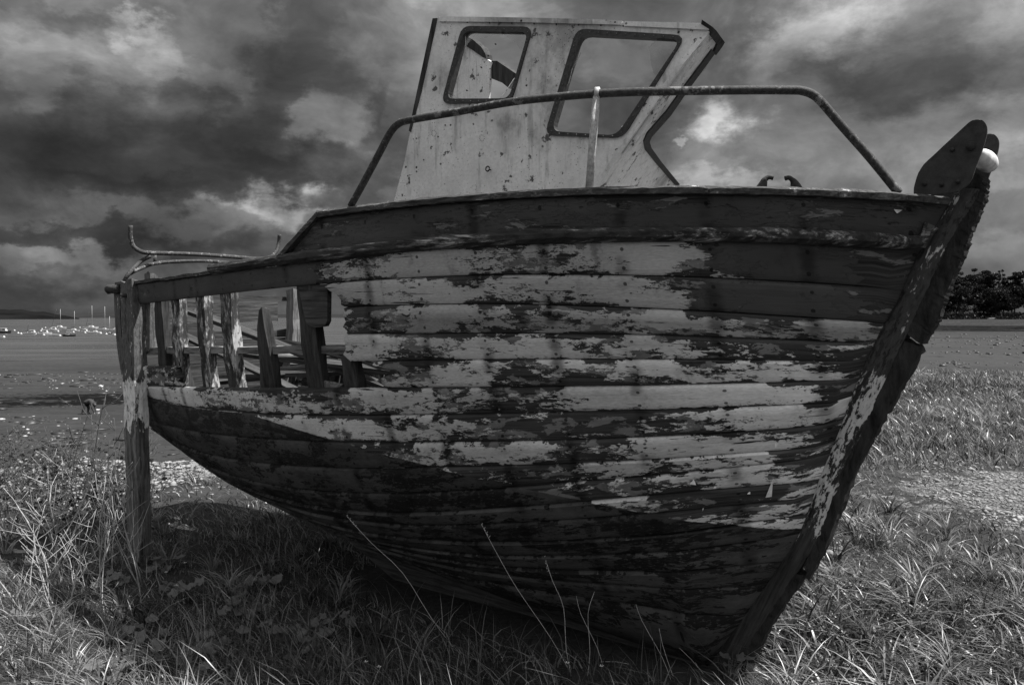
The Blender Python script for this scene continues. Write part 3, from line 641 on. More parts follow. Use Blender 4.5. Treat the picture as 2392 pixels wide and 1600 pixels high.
# paint that is left on each strake: (station u, light paint, dark top coat, light tone)
def cx(seam_mid_y, *rows): return [(u_at(x, seam_mid_y),)+tuple(r) for x, *r in rows]
COVER = {
 'bul': [(1.5, 0.42, 0.64, 0.16), (3, 0.37, 0.68, 0.16), (4.9, 0.32, 0.72, 0.16)],
 'A': [(0, 0.17, 0.8, 0.35), (2.2, 0.32, 0.74, 0.42), (2.4, 0.57, 0.25, 0.48), (2.6, 0.73, 0.05, 0.49), (3.9, 0.71, 0.05, 0.49), (4.02, 0.57, 0.45, 0.46), (4.12, 0.37, 0.86, 0.42), (4.55, 0.27, 0.86, 0.42), (4.68, 0.05, 0.3, 0.53), (4.9, 0.05, 0.1, 0.53)],
 'B': [(2.2, 0.47, 0.5, 0.42), (2.45, 0.67, 0.15, 0.48), (3.0, 0.63, 0.08, 0.49), (3.9, 0.71, 0.08, 0.49), (4.0, 0.57, 0.45, 0.46), (4.1, 0.37, 0.85, 0.42), (4.5, 0.27, 0.85, 0.42), (4.62, 0.05, 0.2, 0.53)],
 'C': [(0, 0.38, 0.3, 0.46), (2.4, 0.54, 0.25, 0.41), (3.3, 0.58, 0.2, 0.43), (3.8, 0.54, 0.25, 0.43), (4.3, 0.66, 0.12, 0.49), (4.7, 0.48, 0.3, 0.46)],
 'D': [(0, 0.41, 0.1, 0.63), (2.4, 0.51, 0.1, 0.6), (3.0, 0.63, 0.05, 0.6), (3.7, 0.51, 0.1, 0.66), (4.1, 0.41, 0.2, 0.71), (4.5, 0.29, 0.3, 0.71), (4.7, 0.21, 0.2, 0.71)],
 'E': [(0, 0.53, 0.05, 0.66), (2.7, 0.53, 0.1, 0.63), (3.2, 0.46, 0.1, 0.66), (3.7, 0.53, 0.05, 0.72), (4.1, 0.61, 0.0, 0.8), (4.4, 0.61, 0.0, 0.8), (4.6, 0.21, 0.0, 0.79)],
 'F': [(0, 0.65, 0.05, 0.63), (1.6, 0.65, 0.0, 0.66), (2.3, 0.57, 0.0, 0.63), (3.0, 0.5, 0.05, 0.57), (3.6, 0.57, 0.05, 0.69), (3.9, 0.84, 0.0, 0.8), (4.35, 0.84, 0.0, 0.8), (4.5, 0.3, 0.0, 0.79)],
 'G': [(0, 0.45, 0.0, 0.47), (1.5, 0.69, 0.0, 0.66), (2.2, 0.65, 0.0, 0.66), (2.8, 0.47, 0.1, 0.6), (3.6, 0.33, 0.2, 0.63), (4.05, 0.55, 0.0, 0.79), (4.2, 0.86, 0.0, 0.8), (4.5, 0.65, 0.0, 0.8)],
 'H': [(0, 0.35, 0.0, 0.47), (2.2, 0.45, 0.0, 0.6), (3.0, 0.55, 0.0, 0.63), (3.6, 0.53, 0.0, 0.66), (4.1, 0.5, 0.0, 0.72), (4.3, 0.69, 0.0, 0.8), (4.5, 0.45, 0.0, 0.79)],
 'I': [(0, 0.25, 0.0, 0.47), (3.0, 0.4, 0.1, 0.6), (3.5, 0.41, 0.1, 0.63), (4.0, 0.41, 0.1, 0.69), (4.4, 0.55, 0.0, 0.79)],
 'J': [(0, 0.25, 0.0, 0.47), (3.0, 0.63, 0.0, 0.66), (3.3, 0.45, 0.0, 0.66), (3.9, 0.41, 0.05, 0.69), (4.3, 0.53, 0.0, 0.79)],
 'K': [(0, 0.21, 0.0, 0.47), (3.4, 0.63, 0.0, 0.69), (3.8, 0.39, 0.0, 0.69), (4.3, 0.47, 0.0, 0.76)],
 'L': [(0, 0.21, 0.0, 0.47), (3.6, 0.69, 0.0, 0.69), (3.9, 0.47, 0.0, 0.69), (4.3, 0.49, 0.0, 0.76)],
 'M': [(0, 0.21, 0.0, 0.47), (3.8, 0.67, 0.0, 0.69), (4.3, 0.57, 0.0, 0.76)],
 'N': [(0, 0.2, 0.0, 0.45), (4.3, 0.5, 0.0, 0.72)],
 'O': [(0, 0.1, 0.1, 0.3)],
 'P': [(0, 0.1, 0.1, 0.3)],
 'Q': [(0, 0.1, 0.1, 0.3)],
}
LET = ['bul']+list('ABCDEFGHIJKLMNOPQ')
STAR = {'bul': None}
for side in (-1, 1):
    for k, lt in enumerate(LET):
        t, b = names[k], names[k+1]; seed = 11*k+(300 if side > 0 else 0); kw = dict(cover=COVER.get(lt), seed=seed)
        if lt == 'bul':
            a, c = u_at(752, 506), u_at(655, 606)
            grid_strake('bulwark_plank', t, b, a, None, side, boat, us_top=a, us_bot=c, **kw)
        elif lt == 'A':
            grid_strake('plank', t, b, 0.0 if side < 0 else cu(2.0), None, side, boat, jag=0.0 if side < 0 else 0.06, **kw)
        elif lt in 'BCDE':
            st = {'B': (2.27, 2.40), 'C': (2.39, 2.37), 'D': (2.37, 2.36), 'E': (2.60, 2.50)}[lt]
            if side > 0: st = (2.3, 2.3)
            st = (cu(st[0]), cu(st[1]))
            grid_strake('plank', t, b, st[0], None, side, boat, us_top=st[0], us_bot=st[1], jag=0.02 if lt != 'E' else 0.07, bulge=0.016 if lt == 'C' else 0.0, **kw)
            if lt == 'E': grid_strake('plank', t, b, 0.0, cu(0.80) if side < 0 else cu(1.9), side, boat, jag1=0.03, cover=kw['cover'], seed=seed+3)
            elif side < 0: grid_strake('plank', t, b, 0.0, 0.15+0.05*(k % 2), side, boat, jag1=0.02, nu=6, cover=[(0, .3, .2, .4)], seed=seed+4)
        else:
            grid_strake('plank', t, b, 0.0, None, side, boat, **kw)

# ---- stem, cutwater and keel (in the boat's middle plane)
STEM_IN = RAB
STEM_MID = [(2290,440),(2272,478),(2222,560),(2196,610),(2150,712),(2112,790),(2072,876),(2040,945),(2018,1000),(1962,1122),(1930,1207),(1906,1264),(1870,1322),(1832,1380),(1778,1460),(1705,1570)]
STEM_OUT = [(2306,415),(2298,465),(2278,512),(2248,597),(2224,648),(2186,752),(2168,782),(2154,812),(2147,828),(2100,912),(2051,1001),(2001,1088),(1967,1172),(1932,1268),(1905,1312),(1890,1340)]
def stem_solid(name, inn, out, v, mat, n=60, rough=0.0, seed=0, holes=()):
    A = smooth_path([on_v(x, y, -v) for x, y in inn], 5); B = smooth_path([on_v(x, y, -v) for x, y in out], 5)
    def res(C):
        C = np.array(C); l = np.concatenate([[0], np.cumsum(np.linalg.norm(np.diff(C, axis=0), axis=1))]); q = np.linspace(0, l[-1], n)
        return np.stack([np.interp(q, l, C[:, k]) for k in range(3)], -1)
    A, B = res(A), res(B); r = np.random.default_rng(seed); V = []; F = []; m = 5
    for i in range(n):
        for sgn in (-1, 1):
            for j in range(m):
                t = j/(m-1); p = A[i]*(1-t)+B[i]*t; e = (0.78 if j in (0, m-1) else 1.0)
                q = p+r.normal(0, 1, 3)*rough*(0.6 if j == 0 else 1); V.append((q[0], sgn*v*e+r.normal(0, 1)*rough*0.6, q[2]))
    row = 2*m
    for i in range(n-1):
        for j in range(m-1):
            F.append((i*row+j, (i+1)*row+j, (i+1)*row+j+1, i*row+j+1)); F.append((i*row+m+j, i*row+m+j+1, (i+1)*row+m+j+1, (i+1)*row+m+j))
        F.append((i*row, i*row+m, (i+1)*row+m, (i+1)*row)); F.append((i*row+m-1, (i+1)*row+m-1, (i+1)*row+2*m-1, i*row+2*m-1))
    for i in (0, n-1):
        for j in range(m-1): F.append((i*row+j, i*row+j+1, i*row+m+j+1, i*row+m+j))
    o = mesh_obj(name, V, F, mat, boat, True); bm = bmesh.new(); bm.from_mesh(o.data); bmesh.ops.recalc_face_normals(bm, faces=bm.faces); bm.to_mesh(o.data); bm.free()
    if hasattr(o.data, 'set_sharp_from_angle'): o.data.set_sharp_from_angle(angle=math.radians(45))
    return o
stem_solid('stem_post', [(2236,440)]+[(x-6, y) for x, y in STEM_IN], STEM_MID, 0.068, M['stem'], 70, 0.0025, 1)
# the cutwater has rotted through in one place: two lengths with a gap of daylight between
up_i = [(2262,400),(2246,460),(2205,555),(2180,605),(2136,708),(2108,772)]; up_o = STEM_OUT[:7]+[(2152,806)]
lo_i = [(2104,790),(2056,870),(2026,940),(2004,995),(1948,1118),(1916,1203),(1892,1262),(1876,1316)]; lo_o = [(2154,812),(2147,828),(2100,912),(2051,1001),(2001,1088),(1967,1172),(1932,1268),(1909,1308),(1886,1358)]
tag(stem_solid('cutwater', up_i, up_o, 0.056, M['band'], 90, 0.0026, 2), 'crumbling barnacle-rough upper cutwater')
stem_solid('cutwater', lo_i, lo_o, 0.054, M['band'], 60, 0.003, 3)
stem_solid('forefoot', [(1825,1330),(1787,1385),(1730,1462),(1660,1570)], [(1880,1345),(1833,1409),(1791,1475),(1735,1580)], 0.055, M['band'], 30, 0.003, 4)
kb = bmesh.new(); ks = []
for u in np.linspace(1.0, RFOOT+0.12, 24):
    zt = float(z_keel(u))+0.02; ks.append((u, zt))
for (a, za), (b, zb) in zip(ks[:-1], ks[1:]):
    zl = -0.06
    add_prism(kb, [(a, -0.055, za), (b, -0.055, zb), (b, -0.055, max(zl, zb-0.36*min(1, (b-0.9)/1.6))), (a, -0.055, max(zl, za-0.36*min(1, (a-0.9)/1.6)))], (0, 0.11, 0))
bmesh.ops.remove_doubles(kb, verts=kb.verts, dist=0.0005)
bm_obj('keel', kb, M['olddark'], boat)

# ---- gunwale cap, sloping coaming, rub rail
def sweep(name, path, prof, mat, parent, jitter=0.0, seed=0):
    """sweep a (v, z) profile along boat-space points; profile v is outward"""
    r = np.random.default_rng(seed); path = np.array(path); n = len(path); m = len(prof); V = []; F = []
    for i in range(n):
        t = path[min(i+1, n-1)]-path[max(i-1, 0)]; t = t/np.linalg.norm(t); o = np.cross(t, (0, 0, 1)); o = o/np.linalg.norm(o)
        if o[1]*(1 if path[i][1] < 0 else -1) > 0: o = -o
        up = np.cross(o, t); up = up if up[2] > 0 else -up
        for a, b in prof: V.append(path[i]+o*(a+r.normal(0, jitter))+up*(b+r.normal(0, jitter)))
    for i in range(n-1):
        for j in range(m): F.append((i*m+j, i*m+(j+1) % m, (i+1)*m+(j+1) % m, (i+1)*m+j))
    F += [tuple(range(m)), tuple(range((n-1)*m, n*m))[::-1]]
    o = mesh_obj(name, V, F, mat, parent); bm = bmesh.new(); bm.from_mesh(o.data); bmesh.ops.recalc_face_normals(bm, faces=bm.faces); bm.to_mesh(o.data); bm.free(); return o
def sheer_path(sgn, u0, u1, n, seam='CB', dz=0.0, out=0.0):
    P = []
    for u in np.linspace(u0, u1, n):
        z = float(seam_z(seam, u)); P.append((u, sgn*(half_b(u, z)+out), z+dz))
    return P
CAPP = [(0.035, -0.012), (0.038, 0.010), (0.024, 0.020), (-0.075, 0.022), (-0.082, -0.010)]
for sgn in (-1, 1):
    a = u_at(752, 506)
    sweep('gunwale_cap', sheer_path(sgn, a, U_HEAD-0.035, 70, 'CB', 0.008), CAPP, M['cap'], boat, 0.0015, 5)
    c = u_at(655, 606); P0 = np.array(sheer_path(sgn, a, a, 1, 'CB', 0.008)[0]); P1 = np.array(sheer_path(sgn, c, c, 1, 'AT', 0.02)[0])
    sweep('coaming', [P0*(1-t)+P1*t for t in np.linspace(-0.02, 1.02, 10)], CAPP, M['cap'], boat, 0.0015, 6)
    RP = [(0.0, -0.032), (0.026, -0.028), (0.043, -0.012), (0.045, 0.008), (0.032, 0.024), (0.0, 0.032)]
    rub = []
    for u in np.linspace(cu(1.30) if sgn < 0 else cu(2.0), U_HEAD-0.075, 90):
        z = float(seam_z('AT', u))+0.026; rub.append((u, sgn*(half_b(u, z)), z))
    sweep('rub_rail', rub, RP, M['rub'], boat, 0.0012, 8)
# bare top rail of the open stern
sweep('stern_rail_capping', sheer_path(-1, 0.0, cu(1.62), 30, 'AT', 0.004), [(0.02, -0.006), (0.022, 0.012), (-0.05, 0.015), (-0.05, -0.008)], M['cap'], boat, 0.002, 9)

# ---- deck and bulkhead under it
dv = []; df = []
us = np.linspace(cu(1.95), U_HEAD-0.12, 24)
for u in us:
    z = float(seam_z('AT', u)); b = float(half_b(u, z))-0.03
    for t in np.linspace(-1, 1, 9): dv.append((u, b*t, z-0.02+0.03*(1-t*t)))
for i in range(len(us)-1):
    for j in range(8): df.append((i*9+j, i*9+j+1, (i+1)*9+j+1, (i+1)*9+j))
mesh_obj('deck', dv, df, M['old'], boat, True)
ub = cu(2.72); Lp = [(ub, -(half_b(ub, z)-0.03), z) for z in np.linspace(float(z_keel(ub))+0.03, float(seam_z('AT', ub))-0.03, 14)]
prism('bulkhead', Lp+[(p[0], -p[1], p[2]) for p in Lp[::-1]], (0.03, 0, 0), M['olddark'], boat)

# ---- ribs
def rib(u, side, z0, z1, wid, mat, seed, dep=0.055, point=0.0, name='rib'):
    r = np.random.default_rng(seed); V = []; F = []; n = 14
    for i in range(n):
        t = i/(n-1); z = z0+(z1-z0)*t; b = half_b(u, z)-0.028; k = 1.0 if t < 0.8 or not point else 1-point*(t-0.8)/0.2
        for (du, dv) in ((-wid/2, 0), (wid/2, 0), (wid/2, -dep), (-wid/2, -dep)):
            V.append((u+du*k+r.normal(0, 0.003), side*(b+dv+r.normal(0, 0.003)), z+r.normal(0, 0.002)+(r.uniform(-0.03, 0.02) if i == n-1 else 0)))
    for i in range(n-1):
        for j in range(4): F.append((i*4+j, i*4+(j+1) % 4, (i+1)*4+(j+1) % 4, (i+1)*4+j))
    F += [(3, 2, 1, 0), tuple(range((n-1)*4, n*4))]
    if side > 0: F = [f[::-1] for f in F]
    return mesh_obj(name, V, F, mat, boat)
ztop = lambda u: float(seam_z('AB', u))+0.06
for i, (x, y, wid, top, mt) in enumerate([(364, 780, .09, None, 'ribdark'), (402, 780, .105, None, 'rib'), (462, 780, .10, None, 'rib'), (521, 780, .115, None, 'rib'), (604, 800, .125, 722, 'ribdark'), (710, 780, .13, None, 'ribdark')]):
    u = u_at(x, y); zt = ztop(u) if top is None else hit_hull(x-12, top)[2]
    rib(u, -1, float(z_keel(u))+0.12, zt, wid, M[mt], 40+i, point=0.75 if top else 0)
rib(cu(2.18), -1, 0.6, 1.39, .12, M['oldz'], 61); rib(cu(2.34), -1, 0.6, 1.56, .10, M['ribdark'], 62)
for i, u in enumerate([cu(q) for q in (0.35, 0.75, 1.15, 1.55, 1.95, 2.35)]):
    rib(u, 1, float(z_keel(u))+0.12, (1.50, 1.62, 1.56, 1.70, 1.66, 1.8)[i], .09, M['oldz' if i % 2 else 'ribdark'], 80+i)
rib(0.10, 1, 0.85, 1.98, .10, M['oldz'], 77, name='corner_post', dep=0.09)
# loose-hung fragment of planking beside the thickest rib
fr = [on_v(x, y, -(BM-0.035)) for x, y in ((697, 668), (765, 664), (764, 750), (758, 762), (735, 765), (716, 758), (706, 716))]
prism('plank_fragment', fr, (0, 0.028, 0), M['olddark'], boat)
# inner stringer along the opening, and its mate to port
for sgn, zb in ((-1, 1.49), (1, 1.30)):
    sweep('stringer', [(u, sgn*(half_b(u, zb+0.03*u)-0.085), zb+0.03*u) for u in np.linspace(0.05, cu(2.7), 30)], [(0.035, -0.02), (0.035, 0.02), (-0.035, 0.022), (-0.035, -0.02)], M['old'], boat, 0.003, 12)
# ---- transom: horizontal boards, one gap
tr = empty('transom', (0, 0, 0), 0, boat)
def tboard(z0, z1, va, vb, seed, mt='old', u=0.02):
    r = np.random.default_rng(seed); L = []
    n = 9; 
    def lim(v, z): b = half_b(0.02, z)-0.028; return max(-b, min(b, v))
    for t in np.linspace(0, 1, n): L.append((u, lim(va+(vb-va)*t, z0), z0+r.uniform(-.008, .008)))
    for t in np.linspace(1, 0, n): L.append((u, lim(va+(vb-va)*t, z1), z1+r.uniform(-.010, .010)))
    prism('transom_board', L, (-0.03, 0, 0), M[{'old': 'oldv', 'olddark': 'olddv', 'cap': 'olddv'}[mt]], tr)
zk0 = float(z_keel(0.02))
tboard(zk0+0.03, 0.98, -1, 1, 1, 'olddark'); tboard(0.985, 1.16, -1, 1, 2, 'olddark'); tboard(1.165, 1.36, -1, 1, 3, 'olddark'); tboard(1.365, 1.55, -1, 1, 4, 'olddark'); tboard(1.555, 1.69, -1, -0.05, 5, 'olddark'); tboard(1.56, 1.63, -0.05, 1, 6, 'olddark')
tboard(1.70, 1.88, -1, 0.62, 7, 'old'); tboard(1.885, 1.93, -1, 1, 8, 'cap')
# outside of the stern quarter
q0 = [(-0.035, -(half_b(0.0, z)+0.012), z) for z in np.linspace(zk0+0.25, 1.97, 12)]; q1 = [(0.09, -(half_b(0.09, z)+0.014), z) for z in np.linspace(1.97, zk0+0.25, 12)]
bmq = bmesh.new(); A = [bmq.verts.new(p) for p in q0]; B = [bmq.verts.new(p) for p in q1[::-1]]; A2 = [bmq.verts.new((p[0], p[1]+0.03, p[2])) for p in q0]; B2 = [bmq.verts.new((p[0], p[1]+0.03, p[2])) for p in q1[::-1]]
for i in range(11):
    bmq.faces.new((A[i], B[i], B[i+1], A[i+1])); bmq.faces.new((A2[i], A2[i+1], B2[i+1], B2[i])); bmq.faces.new((A[i], A[i+1], A2[i+1], A2[i])); bmq.faces.new((B[i], B2[i], B2[i+1], B[i+1]))
bmq.faces.new((A[0], A2[0], B2[0], B[0])); bmq.faces.new((A[-1], B[-1], B2[-1], A2[-1]))
bm_obj('quarter_board', bmq, M['leg'], boat)
bmk = bmesh.new(); add_tube(bmk, smooth_path([(-0.06, -BS0-0.03, 1.94), (-0.03, -BS0-0.045, 1.955), (0.03, -BS0-0.04, 1.95), (0.09, -BS0-0.02, 1.945)], 3), 0.033, 8, 0.12); bm_obj('quarter_knee', bmk, M['olddark'], boat, True)

# ---- beaching leg bolted outside the quarter
def timber_post(name, base, top, wx, wy, mat, parent, seed, n=26, taper=1.0, jag=0.02, joff=0.003):
    r = np.random.default_rng(seed); base = np.array(base); top = np.array(top); V = []; F = []; corners = [(-.5, -.5), (-.18, -.54), (.2, -.53), (.5, -.46), (.53, 0), (.5, .5), (0, .52), (-.5, .5)]; m = len(corners)
    for i in range(n):
        t = i/(n-1); c = base*(1-t)+top*t; k = 1+(taper-1)*(1-t)
        for a, b in corners: V.append((c[0]+a*wx*k+r.normal(0, joff), c[1]+b*wy*k+r.normal(0, joff), c[2]+(r.uniform(-jag, jag) if i == n-1 else 0)))
    for i in range(n-1):
        for j in range(m): F.append((i*m+j, i*m+(j+1) % m, (i+1)*m+(j+1) % m, (i+1)*m+j))
    F += [tuple(range(m))[::-1], tuple(range((n-1)*m, n*m))]
    return mesh_obj(name, V, F, mat, parent)
lp = on_v(310, 658, -(BS0+0.085)); lu = lp[0]
leg = timber_post('beaching_leg', (lu+0.03, -(BS0+0.075), -0.15), (lu, -(BS0+0.085), lp[2]), 0.155, 0.10, M['leg'], boat, 3, 30, 1.0)
timber_post('packing_block', (lu+0.10, -(BS0+0.01), 1.5), (lu+0.10, -(BS0+0.0), lp[2]+0.06), 0.075, 0.06, M['leg'], boat, 5, 8)
bb = bmesh.new(); add_tube(bb, [(lu+0.01, -(BS0+0.12), lp[2]-0.10), (lu+0.01, -(BS0+0.165), lp[2]-0.10)], 0.016, 8); b_ = bm_obj('bolt', bb, M['iron'], leg, True)

# ---- stern rail (pipe hoop across the transom)
def spx(rows): return [on_v(x, y, v) for x, y, v in rows]
sr = empty('stern_rail', (0, 0, 0), 0, boat)
vE = BS0-0.08
tube('hoop', smooth_path(spx([(305, 527, -vE), (305, 556, -vE), (312, 576, -vE+.02), (330, 588, -vE+.06), (352, 591, -vE+.12), (450, 594, -.25), (540, 600, .15), (604, 605, vE-.22), (630, 602, vE-.12), (645, 588, vE-.04), (651, 568, vE), (653, 548, vE)]), 5), 0.0165, M['pipe'], sr, 8)
tube('brace', smooth_path(spx([(287, 664, -BS0), (299, 642, -BS0+.02), (326, 613, -vE+.05), (352, 598, -vE+.12)]), 6), 0.0155, M['pipe'], sr, 8)
tube('hoop', smooth_path(spx([(303, 640, -vE-.03), (322, 630, -vE+.02), (366, 615, -.5), (450, 610, -.2), (515, 612, .12), (561, 619, .36), (610, 630, .58), (660, 640, BS0)]), 6), 0.0145, M['pipe'], sr, 8)
tube('strut', spx([(362, 597, -.50), (362, 615, -.50)]), 0.013, M['pipe'], sr, 8)

# ---- bow rail on the gunwale
br = empty('bow_rail', (0, 0, 0), 0, boat)
RPX = D([(803, 472), (835, 414), (868, 352), (893, 305), (912, 284), (940, 275), (1050, 256), (1170, 234), (1280, 222), (1385, 214), (1500, 210), (1700, 207), (1810, 207), (1838, 209), (1860, 217), (1880, 234), (1930, 292), (1990, 360), (2057, 442)])
rp = [hit_plan(x, y, -0.02) for x, y in RPX]
tube('top_pipe', smooth_path(rp, 5), 0.0178, M['pipe'], br, 10)
a = hit_plan(1394, 222, -0.02); b = hit_plan(1375, 441, -0.02); tube('stanchion', [a, (a+b)/2, b-np.array([0, 0, .03])], 0.0165, M['pipelite'], br, 8)
cl = hit_plan(1395, 218, -0.02); tube('fitting', [cl-(rp[10]-rp[9])*0.045, cl+(rp[10]-rp[9])*0.045], 0.025, M['pipelite'], br, 10)

# ---- fairlead with two horns
fl = empty('fairlead', (0, 0, 0), 0, boat)
for pts in (D([(1742, 436), (1746, 424), (1751, 412), (1760, 406), (1770, 408)]), D([(1824, 437), (1820, 424), (1815, 414), (1806, 407), (1797, 409)])):
    P = smooth_path([hit_plan(x, y, -0.06) for x, y in pts], 4); k = len(P)
    tube('horn', P, [0.026*(1-0.62*min(1, i/(k*0.55))) for i in range(k)], M['iron'], fl, 8)
fb = [hit_plan(x*2392/2344, 437*2392/2344, -0.06) for x in (1730, 1838)]; tube('fairlead_base', fb, 0.014, M['iron'], fl, 8)

# ---- bow roller
ro = empty('bow_roller', (0, 0, 0), 0, boat)
CH = [(2134,456),(2136,433),(2151,393),(2187,357),(2245,303),(2267,284),(2285,278),(2300,286),(2306,303),(2300,335),(2281,386),(2267,424),(2245,444),(2205,452)]
nearc = smooth_path([on_v(x, y, -0.165) for x, y in CH+CH[:1]], 4)[:-1]
prism('cheek_plate', nearc, (0, 0.012, 0), M['plate'], ro, 0.003)
prism('cheek_plate', [p*np.array([1, -1, 1])-np.array([0, 0.012, 0]) for p in nearc], (0, 0.012, 0), M['plate'], ro, 0.003)
rc_ = on_v(2298, 372, -0.05); rb = bmesh.new(); nseg = 20; rr_ = []
for v, r in ((-.115, .010), (-.112, .026), (-.08, .036), (-.03, .040), (.03, .040), (.08, .036), (.112, .026), (.115, .010)):
    rr_.append([rb.verts.new((rc_[0]+r*math.cos(2*math.pi*k/nseg), v, rc_[2]+r*math.sin(2*math.pi*k/nseg))) for k in range(nseg)])
for i in range(len(rr_)-1):
    for k in range(nseg): rb.faces.new((rr_[i][k], rr_[i][(k+1) % nseg], rr_[i+1][(k+1) % nseg], rr_[i+1][k]))
rb.faces.new(rr_[0]); rb.faces.new(rr_[-1]); bm_obj('roller', rb, M['roller'], ro, True)
pn = on_v(2268, 342, -0.165); tube('pin', [pn+np.array([0, -0.012, 0]), pn+np.array([0, 0.345, 0])], 0.017, M['iron'], ro, 12)

# ---- wheelhouse
WHA = np.array([cu(2.45), -0.75, 0]); WHD = np.array([math.cos(math.radians(10)), math.sin(math.radians(10)), 0]); WHN = np.array([-WHD[1], WHD[0], 0])   # near side plane
def on_plane(px, py, P0, Nn):
    Cb = wb(CAM); d = np.array([sight(px, py)@AX, sight(px, py)@NP, sight(px, py)[2]]); return Cb+d*(((P0-Cb)@Nn)/(d@Nn))
def Z2(pts): return [(780+x*.4096, 20+y*.4096) for x, y in pts]
def side_pts(pts): return [on_plane(x, y, WHA, WHN) for x, y in Z2(pts)]
wh = empty('wheelhouse', (0, 0, 0), 0, boat)
outer = side_pts([(330, 1150), (400, 880), (480, 480), (572, 60), (610, 52), (1100, 60), (1500, 70), (1640, 80), (2100, 90), (2160, 110), (2075, 215), (1990, 320), (1800, 590), (1650, 800), (1500, 1025), (1420, 1150)])
w1o = round_poly(side_pts([(735, 104), (1138, 108), (1015, 540), (616, 546)]), 0.05); w2o = round_poly(side_pts([(1388, 118), (2010, 158), (1650, 742), (1205, 725)]), 0.05)
w1i = round_poly(side_pts([(748, 132), (1112, 140), (1003, 516), (648, 518)]), 0.04); w2i = round_poly(side_pts([(1408, 152), (1982, 182), (1615, 728), (1246, 702)]), 0.045)
mid = lambda A, B, k: [a*(1-k)+b*k for a, b in zip(A, B)]
plate_with_holes('side_panel', outer, [mid(w1o, w1i, .45), mid(w2o, w2i, .45)], WHN*0.022, M['cabin'], wh)
def ring(name, A, B, off, dep, mat, parent):
    bm = bmesh.new(); n = len(A); q = [[bm.verts.new(p+WHN*o) for p in L] for L in (A, B) for o in (off, off+dep)]
    a0, a1, b0, b1 = q
    for i in range(n):
        j = (i+1) % n
        for x, y in ((a0, b0), (b0, b1), (b1, a1), (a1, a0)): bm.faces.new((x[i], x[j], y[j], y[i]))
    return bm_obj(name, bm, mat, parent)
f1 = ring('window_frame', w1o, w1i, -0.010, 0.045, M['gasket'], wh); f2 = ring('window_frame', w2o, w2i, -0.010, 0.045, M['gasket'], wh)
def shard(pts, parent): prism('glass_shard', [p+WHN*0.008 for p in side_pts(pts)], WHN*0.004, M['glass'], wh)
shard([(745, 130), (1110, 138), (1085, 240), (1060, 235), (1030, 190), (960, 150), (900, 150), (830, 172), (800, 150), (745, 215)], f1)
shard([(1108, 140), (1010, 510), (935, 518), (975, 470), (1040, 370), (1060, 300)], f1); shard([(648, 518), (655, 455), (690, 505), (760, 520)], f1)
shard([(1840, 172), (1984, 182), (1900, 320), (1890, 370), (1862, 398), (1820, 370), (1805, 320), (1790, 220)], f2); shard([(1635, 672), (1668, 655), (1620, 728)], f2); shard([(1404, 250), (1355, 340), (1335, 420), (1300, 480)], f2)
# aft edge of the side panel: dark batten;  roof edge beam
prism('corner_batten', [p-WHN*0.006 for p in side_pts([(566, 60), (592, 58), (500, 480), (440, 705), (430, 700), (478, 470)])], WHN*0.034, M['ribdark'], wh)
prism('roof_beam', [p-WHN*0.010 for p in side_pts([(604, 50), (1100, 57), (1500, 67), (1648, 76), (1640, 98), (1100, 84), (604, 78)])], WHN*0.05, M['cabin'], wh)
prism('roof_beam', [p-WHN*0.010 for p in side_pts([(1662, 78), (2112, 88), (2160, 108), (2140, 126), (1660, 104)])], WHN*0.05, M['cabin'], wh)
# front: forward raking post and what is left of the front panel
E0, E1 = side_pts([(2160, 110)])[0], side_pts([(1500, 1025)])[0]
FN = np.cross(E1-E0, np.array([math.sin(math.radians(-14)), math.cos(math.radians(-14)), 0.0])); FN = FN/np.linalg.norm(FN)
def front_pts(pts): return [on_plane(x, y, E0, FN) for x, y in Z2(pts)]
FN = FN if FN[0] > 0 else -FN
prism('front_panel', front_pts([(2162, 112), (2216, 188), (2175, 255), (2150, 236), (2010, 436), (1900, 590), (1790, 715), (1772, 752), (1785, 800), (1850, 890), (1955, 1010), (2060, 1130), (1420, 1150), (1505, 1025), (1650, 800), (1800, 590), (1990, 320)]), -FN*0.022, M['cabin'], wh)
prism('corner_post', [p+FN*0.004-WHN*0.004 for p in side_pts([(2060, 235), (2095, 215), (1700, 780), (1640, 830)])], WHN*0.03, M['cabin'], wh)
prism('front_frame', [p+FN*0.008 for p in front_pts([(2150, 232), (2168, 252), (2026, 446), (1916, 606), (1806, 730), (1794, 756), (1805, 792), (1866, 876), (1968, 1000), (1948, 1012), (1840, 890), (1772, 805), (1762, 755), (1782, 708), (1890, 585), (2000, 432)])], -FN*0.030, M['gasket'], wh)
prism('roof_end', [p+FN*0.01 for p in front_pts([(2150, 100), (2172, 122), (2220, 188), (2205, 215), (2170, 262), (2160, 240), (2178, 200), (2140, 150)])], -FN*0.06, M['ribdark'], wh)
sh = prism('glass_shard', front_pts([(2165, 262), (2120, 345), (2060, 410), (2090, 330), (2130, 285)]), -FN*0.004, M['glass'], wh)
